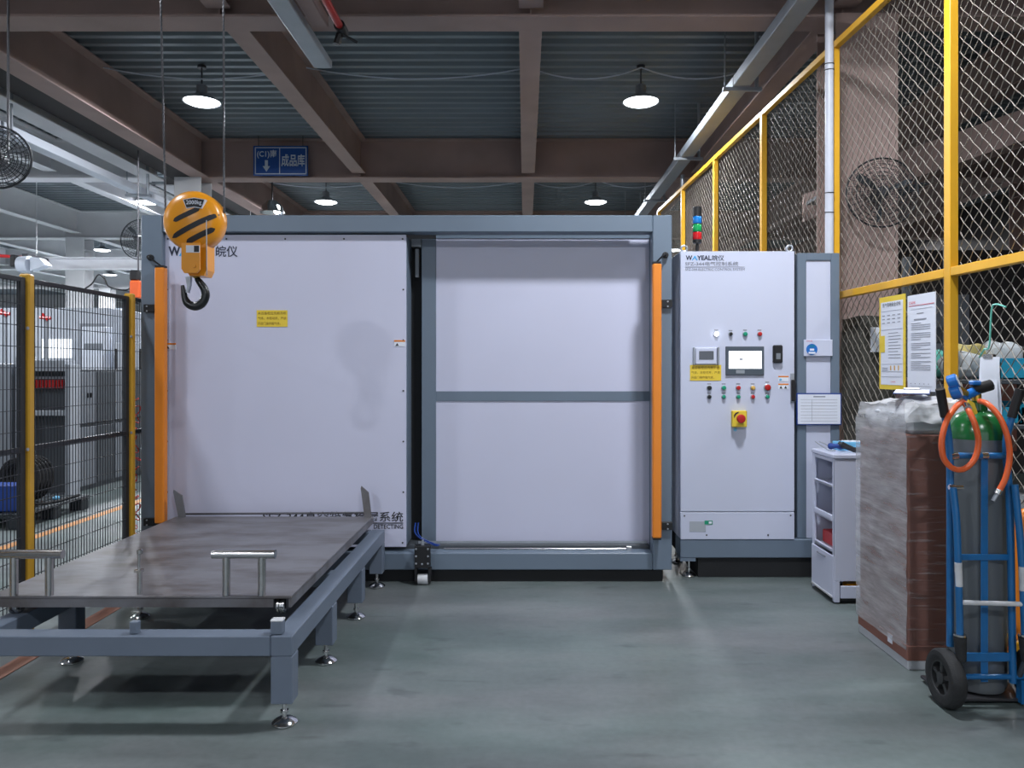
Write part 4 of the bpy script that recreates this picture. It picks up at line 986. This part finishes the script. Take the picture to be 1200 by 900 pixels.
MB().tube([(gx-.07, gy-.03, 1.375), (gx-.01, gy-.02, 1.40)], .022, 12).box(gx-.045, gx-.005, gy-.05, gy-.01, 1.425, 1.445, .005).build('regulator_body', 'gauge_blue', v_)
for (uu, vv) in ((1117, 447.5), (1120, 459)):
    c = Vector(P(uu, vv, 3.46)); A = Matrix.Translation(c) @ Matrix.Rotation(.95, 4, 'Z') @ Matrix.Rotation(-.35, 4, 'X')
    g = MB().lathe([(.028, .022), (.034, .016), (.034, -.016), (.030, -.020), (.028, -.014)], 26, axis='y').xf(A).build('gauge', 'gauge_blue', v_)
    MB().cyl(.027, -.022, -.0165, axis='y', n=26).xf(A).build('gauge_dial', 'paper', g)
    MB().tube([c, (gx-.05, gy-.03, 1.38)], .009, 8).build('gauge_stem', 'brass', g)
hs = 3.375
def hose(pts, nm='gas_hose'):
    return MB().tube(smoothpath([P(a, b, yy) for a, b, yy in pts]), .0125, 12).build(nm, 'hose_orange', t)
hose([(1128, 471, 3.46), (1120, 477, 3.40), (1109, 494, 3.36), (1103.5, 518, 3.35), (1106, 537, 3.35), (1117, 549, 3.35), (1131, 549, 3.35), (1143, 536, 3.35), (1146.5, 516, 3.35), (1142, 496, 3.35), (1135, 481, 3.38), (1131, 473, 3.44)])
hose([(1148, 470, 3.48), (1158, 474, 3.42), (1172, 490, 3.38), (1181, 514, 3.36), (1183, 538, 3.36), (1178, 561, 3.36), (1169, 578, 3.37)])
MB().tube([P(1169, 578, 3.37), P(1163.5, 587, 3.37)], .009, 10).build('hose_tip', 'galv', t)
MB().tube([P(1171, 574, 3.37), P(1168.5, 579, 3.37)], .016, 12).tube([P(1134.5, 479, 3.38), P(1132.5, 475, 3.42)], .016, 12).build('hose_clamp', 'steel', t)
MB().prism([P(1134, 468, 3.43)[::2], P(1141, 472, 3.43)[::2], P(1145, 484, 3.43)[::2], P(1141.5, 486, 3.43)[::2], P(1133, 474, 3.43)[::2]], 3.424, 3.430).build('yellow_tag', 'label_yellow', t, smooth=False)

yd_ = 3.41
t = thing('cylinder_dolly', 'blue tubular two-wheeled dolly with black grips', 'dolly', (2.04, 3.5, 0))
def tb(pts, r, m, nm, par=None, n=12, sm=True): return MB().tube(smoothpath([P(*p) for p in pts]) if sm else [P(*p) for p in pts], r, n).build(nm, m, par or t)
for (g0, g1, j1, j2, j3) in (((1101.5, 456), (1107.5, 488), (1112.5, 522), (1113.5, 570), (1113.5, 757)), ((1195.5, 456), (1185.5, 489), (1179, 522), (1183.5, 600), (1187, 800))):
    up = tb([(*g1, yd_-.01), (*j1, yd_), (*j2, yd_), (*j3, yd_)], .0155, 'dolly_blue', 'upright')
    tb([(*g0, yd_-.03), (*g1, yd_-.01)], .0195, 'black', 'hand_grip', up, sm=False)
for pts in ([(1117, 572, yd_-.04), (1121, 610, yd_-.05), (1123, 665, yd_-.06), (1125, 744, yd_-.06)], [(1189, 568, yd_-.04), (1194, 615, yd_-.05), (1198, 670, yd_-.06), (1201, 744, yd_-.06)]):
    br_ = tb(pts, .0145, 'dolly_blue', 'wheel_strut')
    (u_, v_0, y_), (u2, v2, y2_) = pts[2], pts[3]
    tb([(u_, v_0-6, y_-.002), (u_+.9, v_0+22, y_-.002)], .0148, 'worn_white', 'worn_paint', br_, sm=False)
MB().cyl(.026, -.004, .004, P(1125, 744, yd_-.06)).cyl(.026, -.004, .004, P(1201, 744, yd_-.06)).build('collar', 'steel', t)
MB().cyl(.014, -.02, .02, P(1119, 571, yd_-.02), 'x').cyl(.010, 0, .06, P(1112, 571, yd_-.03), 'x').build('clamp_bolt', 'chrome', t)
MB().tube([P(1115, 534, yd_), P(1182, 534, yd_)], .014, 12).build('cross_tube', 'dolly_blue', t)
MB().tube([P(1114, 535, yd_-.003), P(1122, 534.5, yd_-.003)], .0175, 12).build('tube_clamp', 'steel', t)
MB().tube([P(1150, 534, yd_-.002), P(1157, 533.5, yd_-.002)], .0155, 12).build('tube_clamp', 'steel', t)
MB().box(X(1151, yd_), X(1159, yd_), yd_+.006, yd_+.012, Z(800, yd_), Z(536, yd_), .001).build('back_strap', 'dolly_blue', t)
for (vv, hh) in ((653, .026), (770, .038)):
    MB().box(X(1115, yd_), X(1186, yd_), yd_-.003, yd_+.004, Z(vv, yd_)-hh/2, Z(vv, yd_)+hh/2, .001).build('cross_bar', 'dolly_blue', t)
MB().tube([P(1124, 706, yd_-.06), P(1200, 708, yd_-.06)], .0105, 10).build('retaining_rod', 'worn_white', t)
zA = .132
WY = 3.44
xa, xb = X(1101, WY)+.045, X(1206, WY)
MB().tube([(X(1110, WY), WY-.03, .132), (xb+.05, WY-.03, .132)], .012, 12).build('axle', 'dolly_blue', t)
MB().box(1.90, 2.27, 3.425, 3.69, .015, .028, .002).build('toe_plate', 'dark_steel', t)
for xx in (1.905, 2.20): MB().box(xx, xx+.02, 3.40, 3.44, .014, .12).build('toe_bracket', 'dolly_blue', t)
for (wx, u_) in ((X(1104, WY)-.0, 1125), (xb+.005, 1201)):
    c = (wx, WY-.03, .127)
    wl = MB().lathe([(.075, -.028), (.098, -.034), (.116, -.031), (.126, -.018), (.127, 0), (.126, .018), (.116, .031), (.098, .034), (.075, .028)], 40, c, 'x', cap=False).build('wheel', 'rubber', t)
    MB().lathe([(.001, -.030), (.026, -.028), (.028, -.01), (.028, .01), (.026, .028), (.001, .030)], 20, c, 'x').build('hub', 'wheel_grey', wl)
    h_ = MB().lathe([(.070, -.026), (.079, -.028), (.079, .028), (.070, .026), (.068, .0), (.070, -.026)], 28, c, 'x', cap=False).build('rim', 'wheel_grey', wl)
    for k in range(5):
        a = 2*PI*k/5; MB().box(-.022, .022, -.010, .010, .024, .076, .003).xf(Matrix.Translation(c) @ Matrix.Rotation(a, 4, 'X')).build('spoke', 'wheel_grey', wl)
for u_ in (1125, 1201):
    p = Vector(P(u_, 746, yd_-.06))
    MB().tube([tuple(p), (p.x+.006, p.y+.0, p.z-.105)], [.027, .020], 14).build('rubber_sleeve', 'rubber', t)
    MB().tube([(p.x+.006, p.y, p.z-.10), (p.x+.012, WY-.035, .14)], .012, 10).build('axle_arm', 'mach_dark', t)
# orange hand cart frame at the right edge
t = thing('orange_cart_frame', 'orange steel frame behind the gas cylinder at the picture edge', 'cart', (2.38, 3.74, 0))
MB().tube([(X(1177, 3.74), 3.74, .012), (X(1177, 3.74), 3.74, .81)], .0125, 10).build('upright', 'orange', t)
MB().tube(smoothpath([(2.43, 3.72, .80), (2.415, 3.72, .79), (2.402, 3.72, .74), (2.395, 3.72, .45), (2.40, 3.72, .26), (2.425, 3.72, .20)]), .026, 12).build('curved_side', 'orange', t)
MB().tube([(X(1177, 3.74), 3.74, .10), (2.41, 3.72, .24)], .010, 8).build('brace', 'orange', t)
MB().cyl(.03, -.014, .014, (2.42, 3.72, .031), 'x').tube([(2.42, 3.72, .03), (2.425, 3.72, .21)], .010, 8).build('caster', 'black', t)

# hanging paper strips on the fence
yy = 3.965
t = thing('record_papers', 'white paper strips clipped to the fence above the gas cylinder', 'paper', (FX(yy)-.03, yy, 1.1))
A = Matrix.Translation((FX(yy)-.045, yy, 0)) @ Matrix.Rotation(-1.0, 4, 'Z')
for i, (dx, dz) in enumerate(((0, 0), (.02, -.03))):
    n = 10; vs = []
    for j in range(n+1):
        z_ = 1.56-(.42+dz*1.0)*j/n; bend = .012*math.sin(j/n*5+i)
        for sx in (-.045, .045): vs.append((sx+dx*.6, -.012-bend-i*.004, z_))
    k = len(vs); m = MB().add(vs+[(a, b+.001, c) for a, b, c in vs], [(2*j, 2*j+1, 2*j+3, 2*j+2) for j in range(n)]+[(k+2*j, k+2*j+2, k+2*j+3, k+2*j+1) for j in range(n)])
    m.xf(A).build('paper_strip', 'paper', t)
m = MB()
for i in range(14): m.box(.0, .03, -.034, -.033, 1.30-.013*i, 1.303-.013*i)
m.xf(A).build('printed_rows', 'ink_line', t)
MB().box(-.025, .025, -.03, .008, 1.55, 1.575, .004).xf(A).build('clip', 'steel', t)
solo(MB().tube(smoothpath([(FX(4.05)-.03, 4.08, 1.56), (FX(4.05)-.035, 4.03, 1.60), (FX(4)-.035, 3.99, 1.62), (FX(4)-.035, 3.97, 1.80), (FX(3.95)-.035, 3.94, 1.83), (FX(3.9)-.035, 3.86, 1.81)]), .005, 6), 'wire_hook', 'mint', 'mint green bent wire hooked on the diamond mesh', 'hook')

# ================================================================== LEFT SAFETY FENCE
LX = -2.74
t = thing('safety_fence', 'dark welded wire safety fence with yellow posts beside the roller table', 'fence', (LX, 4.7, 0))
lp = [2.0, 3.10, 4.20, 5.30, 6.40, 7.5]
for yy in lp:
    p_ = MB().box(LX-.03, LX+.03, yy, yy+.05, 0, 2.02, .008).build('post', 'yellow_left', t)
    MB().box(LX-.06, LX+.06, yy-.03, yy+.08, 0, .01).build('base_plate', 'yellow_left', p_)
    s = MB()
    for zz in (.3, 1.06, 1.72): s.lathe([(.009, 0), (.009, .008)], 8, (LX+.03, yy-.02, zz), 'x')
    s.build('bolt', 'galv', p_, kind='stuff')
for a, b in zip(lp, lp[1:]):
    for zz in (.12, 1.06, 1.985):
        MB().box(LX-.012, LX+.012, a+.052, b-.046, zz-.013, zz+.013, .002).build('panel_rail', 'fence_dark', t)
    MB().box(LX-.012, LX+.012, b-.045, b-.003, .107, 1.998, .002).build('panel_stile', 'fence_dark', t)
    m = MB(); y = a+.075
    while y < b-.05: m.box(LX+.010, LX+.0135, y-.0018, y+.0018, .13, 1.975); y += .03
    z = .24
    while z < 1.95:
        m.box(LX+.0135, LX+.017, a+.052, b-.046, z-.002, z+.002); z += .115
    m.build('wire_mesh', 'wire_dark', t, kind='stuff', smooth=False)
# red coiled air hose hanging between fence and chamber
pts = []
for i in range(260):
    f_ = i/259; an = f_*2*PI*16
    pts.append((-2.80+.03*math.cos(an)+.015*math.sin(f_*20), 5.50+.03*math.sin(an), 1.28-1.12*f_+.02*math.sin(an*1.3)))
solo(MB().tube(pts, .0042, 5), 'coiled_hose', 'red_hose', 'red coiled air hose hanging by the chamber left post', 'hose')

# ================================================================== LEFT BAY: machines far behind the fence
t = thing('plastic_pallet', 'black plastic pallet on the floor beyond the wire fence', 'pallet', (-5.35, 7.6, 0))
px0, px1, py0, py1 = -6.0, -4.68, 7.15, 8.25
for xx in (px0, (px0+px1)/2-.07, px1-.14):
    for yy in (py0, (py0+py1)/2-.07, py1-.14): MB().box(xx, xx+.14, yy, yy+.14, 0, .10, .01).build('foot', 'pallet_black', t)
for k in range(3): 
    yy = (py0, (py0+py1)/2-.07, py1-.14)[k]; MB().box(px0, px1, yy, yy+.14, .10, .118, .003).build('runner', 'pallet_black', t)
for k in range(10):
    xx = px0+(px1-px0-.10)*k/9; MB().box(xx, xx+.10, py0, py1, .119, .145, .004).build('deck_board', 'pallet_black', t)
solo(MB().box(-5.15, -4.78, 7.25, 7.45, .146, .40, .01), 'storage_box', 'deep_blue', 'dark blue box on the black pallet beyond the fence', 'box')
m = MB()
for k in range(5):
    for j in range(3): m.tube([(-5.05+(.22-.02*j)*math.cos(a)*.9, 7.78+.055*k-.1+.02*math.sin(a*2), .385+(.22-.02*j)*math.sin(a)) for a in [2*PI*i/28 for i in range(28)]], .012, 6, closed=True)
solo(m, 'hose_coil', 'rubber', 'coil of black hose standing on the plastic pallet', 'hose')
m = MB().tube(smoothpath([(-5.8, 7.5, .16), (-5.4, 7.52, .165), (-5.15, 7.56, .16), (-4.85, 7.57, .163), (-4.74, 7.75, .16), (-4.73, 8.15, .16)]), .014, 6).tube(smoothpath([(-5.9, 8.1, .16), (-5.6, 7.9, .16), (-5.45, 7.62, .19), (-5.32, 7.35, .16), (-5.7, 7.24, .16)]), .014, 6)
solo(m, 'loose_cable', 'black', 'loose black cable lying over the plastic pallet', 'cable')
solo(MB().lathe([(.03, 0), (.035, .02), (.02, .035)], 10, (-4.85, 7.95, .146)), 'blue_cap', 'light_blue', 'small light blue cap on the plastic pallet', 'cap')

t = thing('open_switch_cabinet', 'white open-front cabinet with a row of red switches beyond the fence', 'cabinet', (-5.3, 9, 0))
q0, q1, qy = -5.72, -5.27, 8.8
MB().box(q0-.12, q0, qy, qy+.2, 0, 1.64, .005).build('side_panel', 'mach_grey', t)
MB().box(q1, q1+.06, qy, qy+.2, 0, 1.55, .005).build('side_panel', 'mach_grey', t)
MB().box(q0, q1, qy, qy+.2, 1.47, 1.60, .005).build('top_panel', 'mach_grey', t)
MB().box(q0, q1, qy+.18, qy+.2, 0, 1.47).build('back_panel', 'mach_dark', t)
MB().box(q0, q1, qy, qy+.175, .96, 1.02, .005).build('shelf', 'mach_grey', t)
MB().box(q0, q1, qy+.02, qy+.175, 0, .05).build('bottom_panel', 'mach_mid', t)
MB().box(q0+.01, q1-.04, qy+.14, qy+.17, 1.38, 1.41).build('switch_rail', 'galv', t)
for k in range(8): MB().box(q0+.02+.046*k, q0+.054+.046*k, qy+.08, qy+.14, 1.27, 1.37, .005).build('red_switch', 'red', t)
t = thing('metal_locker', 'grey double-door steel locker block beyond the wire fence', 'locker', (-5.7, 10, 0))
lx, ly0, ly1, lz = -5.42, 9.25, 11.0, 1.49
MB().box(lx-.5, lx, ly0, ly1, .0, lz, .006).build('locker_body', 'mach_dark', t)
for k, (a, b) in enumerate(((9.30, 9.68), (9.70, 10.1), (10.14, 10.52), (10.54, 10.96))):
    for (za, zc) in ((.82, 1.46), (.06, .78)):
        d_ = MB().box(lx+.001, lx+.018, a, b, za, zc, .003).build('door', 'mach_mid' if k % 2 == 0 else 'mach_dark', t)
        if za > .5 and k % 2 == 0:
            for yy in (a+.17, a+.24): MB().box(lx+.018, lx+.035, yy, yy+.02, 1.14, 1.20, .003).build('latch', 'black', d_)
def simplebox(name, label, cat, x0, x1, y0, y1, z1, m, panels=(), z0=0):
    t = thing(name, label, cat, ((x0+x1)/2, (y0+y1)/2, z0))
    MB().box(x0, x1, y0, y1, z0, z1, .01).build('housing', m, t)
    for (a, b, c, d_, mm, nm) in panels: MB().box(x0+(x1-x0)*a, x0+(x1-x0)*b, y0-.012, y0-.001, z0+(z1-z0)*c, z0+(z1-z0)*d_, .002).build(nm, mm, t)
    return t
simplebox('machine_enclosure', 'large pale machine enclosure with a bright window beyond the fence', 'machine', -8.3, -6.5, 12.0, 13.4, 2.45, 'mach_grey', ((.42, .68, .68, .80, 'screen_on', 'lit_window'), (.05, .35, .1, .6, 'tray_white', 'door'), (.75, .97, .1, .9, 'mach_mid', 'door')))
simplebox('power_cabinet', 'tall white power cabinet standing behind the grey lockers', 'cabinet', -6.75, -6.45+.05, 11.7, 11.95, 2.14, 'tray_white', ((.1, .9, .84, .88, 'mach_mid', 'vent_grille'), (.05, .95, .05, .8, 'tray_white', 'door')))
simplebox('relay_cabinet', 'small white cabinet with dark side strips right of the power cabinet', 'cabinet', -6.30, -5.88, 11.8, 12.2, 1.90, 'mach_grey', ((.0, .08, .7, .95, 'black', 'side_strip'), (.9, .98, .7, .95, 'black', 'side_strip'), (.15, .85, .1, .6, 'tray_white', 'door')))
simplebox('panel_cabinet', 'white panelled cabinet seen between fence post and chamber', 'cabinet', -5.85, -5.2, 12.3, 12.8, 2.0, 'tray_white', ((.1, .9, .55, .95, 'cabinet_white', 'door'), (.1, .9, .05, .5, 'cabinet_white', 'door')))
simplebox('near_workbench', 'grey machine cabinet at the picture edge behind the fence', 'machine', -7.2, -5.88, 8.6, 9.2, 1.56, 'mach_mid', ((.3, .95, .82, .97, 'mach_dark', 'recess'), (.1, .95, .1, .75, 'mach_mid', 'door')))
simplebox('tall_machine', 'tall pale machine far left behind the grey machine cabinet', 'machine', -9.4, -8.45, 11, 12.4, 2.3, 'mach_grey', ((.1, .5, .5, .9, 'tray_white', 'door'), (.55, .9, .6, .85, 'mach_dark', 'window')))
simplebox('far_machine', 'far white machine block under the back windows', 'machine', -13, -11.4, 20, 22, 2.2, 'tray_white', ((.1, .5, .3, .8, 'mach_mid', 'door'), (.6, .9, .3, .8, 'mach_grey', 'door')))
simplebox('far_cabinet_row', 'far grey cabinet row seen past the end of the wire fence', 'cabinet', -11, -8.6, 21.5, 23, 2.0, 'mach_grey', ((.02, .32, .1, .9, 'tray_white', 'door'), (.35, .65, .1, .9, 'tray_white', 'door'), (.68, .98, .1, .9, 'tray_white', 'door')))
for (uu, vv, lab) in ((52, 372, 'red valve handle above the switch cabinet'), (4, 367, 'red valve handle at the left picture edge')):
    x, y, z = P(uu, vv, 10.5)
    t = thing('valve', lab, 'valve', (x, y, z))
    MB().tube([(x-.06, y, z), (x+.09, y, z-.01)], .022, 8).tube([(x-.03, y, z+.05), (x+.05, y, z-.04)], .018, 8).build('handle', 'red', t)
    MB().tube([(x, y+.03, z), (x, y+.03, 0)], .025, 8).build('riser_pipe', 'galv', t)
# light crane girder in the left bay
t = thing('jib_beam', 'pale horizontal crane girder crossing above the wire fence', 'crane', (-6.9, 14, 3.3))
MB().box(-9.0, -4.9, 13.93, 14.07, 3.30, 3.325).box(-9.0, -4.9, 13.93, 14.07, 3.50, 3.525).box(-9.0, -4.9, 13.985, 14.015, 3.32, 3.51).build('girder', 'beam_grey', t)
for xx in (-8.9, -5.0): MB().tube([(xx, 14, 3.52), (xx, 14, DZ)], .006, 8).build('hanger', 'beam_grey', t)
t = thing('crane_trolley', 'white crane trolley at the end of the pale girder', 'crane trolley', (-8.9, 13.6, 3.3))
x, y, z = P(30, 310, 13.4)
MB().lathe([(.05, -.12), (.14, -.10), (.15, .08), (.06, .12)], 18, (x, y, z), 'x').build('motor', 'tray_white', t)
MB().box(x-.22, x-.12, y-.1, y+.1, z-.05, z+.16, .02).build('gear_box', 'black', t)
MB().prism([(x+.14, z-.12), (x+.42, z-.02), (x+.30, z+.1), (x+.14, z+.12)], y-.1, y+.08).build('guard', 'tray_white', t, smooth=False)
MB().box(x-.05, x+.05, y-.02, 13.96, z+.12, z+.19).build('bracket', 'dark_steel', t)
solo(MB().tube([(-12.5, 12.8, 3.62), (X(64, 14.8), 14.8, Z(304, 14.8))], .03, 8), 'power_rail', 'red_hose', 'thin red power rail sloping above the left bay', 'rail')
x, y, z = P(162, 338, 10.2)
t = thing('chain_hoist', 'small orange chain hoist hanging beside the chamber left post', 'hoist', (x, y, z-.15))
MB().box(x-.09, x+.05, y-.07, y+.07, z-.14, z+.1, .02).build('hoist_body', 'hose_orange', t)
MB().box(x-.1, x+.02, y-.05, y+.05, z+.1, z+.24, .02).build('motor_cap', 'black', t)
MB().tube([(x, y, z+.24), (x, y, DZ)], .010, 6).build('chain', 'dark_steel', t)
MB().tube(smoothpath([(x-.05, y, z+.05), P(147, 340, 10.2), P(128, 336, 10.2), P(122, 326, 10.2), P(115, 322, 10.2), P(108, 332, 10.2), P(100, 338, 10.2)]), .010, 6).build('supply_cable', 'black', t)
for (uu, vv, yy, r) in ((66, 352, 13, .09),):
    pass

# ================================================================== BEHIND THE DIAMOND MESH
t = thing('storage_rack', 'grey steel storage rack behind the diamond mesh fence', 'shelf', (3.5, 5.3, 0))
for xx in (2.72, 4.4):
    for yy in (4.95, 5.5): MB().box(xx, xx+.05, yy, yy+.05, 0, 2.3, .004).build('upright', 'mach_dark', t)
for zz in (.35, 1.11, 1.40): MB().box(2.72, 4.45, 4.93, 5.57, zz, zz+.03, .004).build('shelf', 'mach_dark', t)
bag = lambda cx, cy, z, sx, sy, sz, m, nm, lab, cat='bag', grp=None: None
def blob(cx, cy, z, sx, sy, sz, m, nm, lab, cat='bag', grp=None, seed=0):
    f_ = MB(); n, k = 16, 9; vs = []
    for j in range(k+1):
        ph = PI*j/k
        for i in range(n):
            th = 2*PI*i/n; p = Vector((math.sin(ph)*math.cos(th), math.sin(ph)*math.sin(th), math.cos(ph)))
            p = Vector((math.copysign(abs(p.x)**.6, p.x), math.copysign(abs(p.y)**.6, p.y), math.copysign(abs(p.z)**.7, p.z)))
            q = p*(1+.22*mn.noise(p*1.7+Vector((seed, 0, 0)))); vs.append((cx+q.x*sx, cy+q.y*sy, max(z, z+sz+q.z*sz)))
    fs = [(j*n+i, j*n+(i+1) % n, (j+1)*n+(i+1) % n, (j+1)*n+i) for j in range(k) for i in range(n)]
    f_.add(vs, fs); return solo(f_, nm, m, lab, cat, grp)
for (cx_, cy_, z_, a_, b_, c_, m_, lab, sd) in (
    (2.90, 5.12, 1.431, .11, .11, .09, 'bag_white', 'white plastic bag on the rack nearest the yellow post', 1),
    (3.09, 5.36, 1.431, .12, .09, .12, 'bag_yellow', 'yellowish plastic bag on the rack behind the fence', 2),
    (2.86, 5.38, 1.431, .08, .09, .10, 'mint', 'pale green bag at the rack end behind the yellow post', 6),
    (3.36, 5.42, 1.431, .12, .09, .13, 'bag_white', 'white plastic bag behind the blue bins on the rack', 5),
    (2.86, 5.12, 1.141, .08, .09, .09, 'bag_pink', 'reddish bag on the middle shelf near the yellow post', 11),
    (2.92, 5.15, .381, .11, .12, .18, 'bag_white', 'white bag on the lowest shelf near the yellow post', 12),
    (3.24, 5.15, .381, .12, .12, .15, 'bag_white', 'white bag on the lowest shelf at the picture edge', 13)):
    blob(cx_, cy_, z_, a_, b_, c_, m_, 'plastic_bag', lab, seed=sd)
for (xx, zz, lab) in ((3.06, 1.431, 'blue bin on the upper shelf behind the hanging papers'), (3.25, 1.431, 'blue bin on the upper shelf at the picture edge'), (3.02, 1.141, 'blue bin on the middle shelf behind the hanging papers'), (3.21, 1.141, 'blue bin on the middle shelf at the picture edge')):
    b = MB(); x_, y_ = xx, 4.95
    for q_ in ((x_, x_+.17, y_, y_+.3, zz, zz+.01), (x_, x_+.17, y_, y_+.01, zz, zz+.11), (x_, x_+.17, y_+.29, y_+.3, zz, zz+.14), (x_, x_+.01, y_, y_+.3, zz, zz+.13), (x_+.16, x_+.17, y_, y_+.3, zz, zz+.13)): b.box(*q_)
    solo(b, 'parts_bin', 'bin_blue', lab, 'bin', 'blue bins on the storage rack')
t = thing('covered_stack', 'tall stack under a dark grey cover behind the mesh', 'covered goods', (2.95, 6.0-.2, 0))
f = MB(); cx0, cx1, cy0, cy1 = 2.46, 2.80, 5.62, 5.95
for (fa, mi) in (((0), 0),):
    pass
def cov(x, y, z): p = Vector((x, y, z)); return p+crum(p, .03, 5)
grid(lambda a, b: cov(cx0, cy1+(cy0-cy1)*a, 1.88*b), 12, 24, 0)
grid(lambda a, b: cov(cx0+(cx1-cx0)*a, cy0, 1.88*b), 12, 24, 0)
grid(lambda a, b: cov(cx1, cy0+(cy1-cy0)*a, 1.88*b), 12, 24, 0)
grid(lambda a, b: cov(cx1+(cx0-cx1)*a, cy1, 1.88*b), 12, 24, 0)
grid(lambda a, b: cov(cx0+(cx1-cx0)*a, cy0+(cy1-cy0)*b, 1.88), 12, 12, 0)
f.build('cover', 'cloth_dark', t)
solo(MB().box(2.51, 2.64, 5.575, 5.58, 1.62, 1.80, .003), 'white_sheet', 'paper', 'white sheet hanging on the dark covered stack', 'sheet')
blob(2.58, 5.12, 1.202, .08, .09, .12, 'bag_pink', 'cloth_bundle', 'reddish cloth bundle behind the yellow-bordered poster', 'cloth', seed=20)
solo(MB().box(2.47, 2.70, 4.98, 5.24, 0, 1.20, .01), 'steel_drum_crate', 'mach_dark', 'dark crate behind the mesh carrying the reddish bundle', 'crate')
# stair and structure in the dark aisle behind the mesh
t = thing('steel_staircase', 'brown steel staircase rising in the dark behind the mesh', 'staircase', (4.6, 7.6, 0))
A0, A1 = Vector((3.3, 8.2, 3.4)), Vector((6.4, 7.4, 4.4))
for dy in (0, .9):
    p, q = A0+Vector((0, dy, 0)), A1+Vector((0, dy, 0))
    m = MB(); dx = Vector((0, .03, 0)); up = Vector((0, 0, .16)); vs = [p-up-dx, p+up-dx, q+up-dx, q-up-dx, p-up+dx, p+up+dx, q+up+dx, q-up+dx]
    m.add(vs, [(0, 1, 2, 3), (7, 6, 5, 4), (0, 4, 5, 1), (1, 5, 6, 2), (2, 6, 7, 3), (3, 7, 4, 0)]).build('stringer', 'beam_brown', t)
for k in range(12):
    c = A0.lerp(A1, (k+.5)/12); MB().box(c.x-.12, c.x+.12, c.y+.04, c.y+.86, c.z-.02, c.z+.02).build('tread', 'mach_dark', t)
MB().box(3.2, 3.35, 8.1, 9.1, 0, 1.7).build('support_post', 'beam_brown', t)
MB().box(6.3, 6.45, 7.4, 8.3, 0, 4.4).build('support_post', 'beam_brown', t)
simplebox('shelving_unit', 'dark shelving block deep behind the diamond mesh', 'shelf', 5.0, 8.4, 11, 12.2, 3.2, 'wall_dark', ((.05, .3, .1, .4, 'carton', 'carton'), (.35, .6, .1, .4, 'carton', 'carton'), (.65, .92, .45, .75, 'carton', 'carton'), (.1, .4, .5, .8, 'mach_mid', 'carton')))
simplebox('wall_unit', 'dark tall storage unit on the far side of the mesh aisle', 'shelf', 3.6, 5.2, 9.2, 9.9, 2.0, 'mach_dark', ((.05, .45, .1, .5, 'carton', 'carton'), (.52, .95, .55, .9, 'mach_mid', 'carton')))

for o in D.objects:
    if '_o' in o: del o['_o']
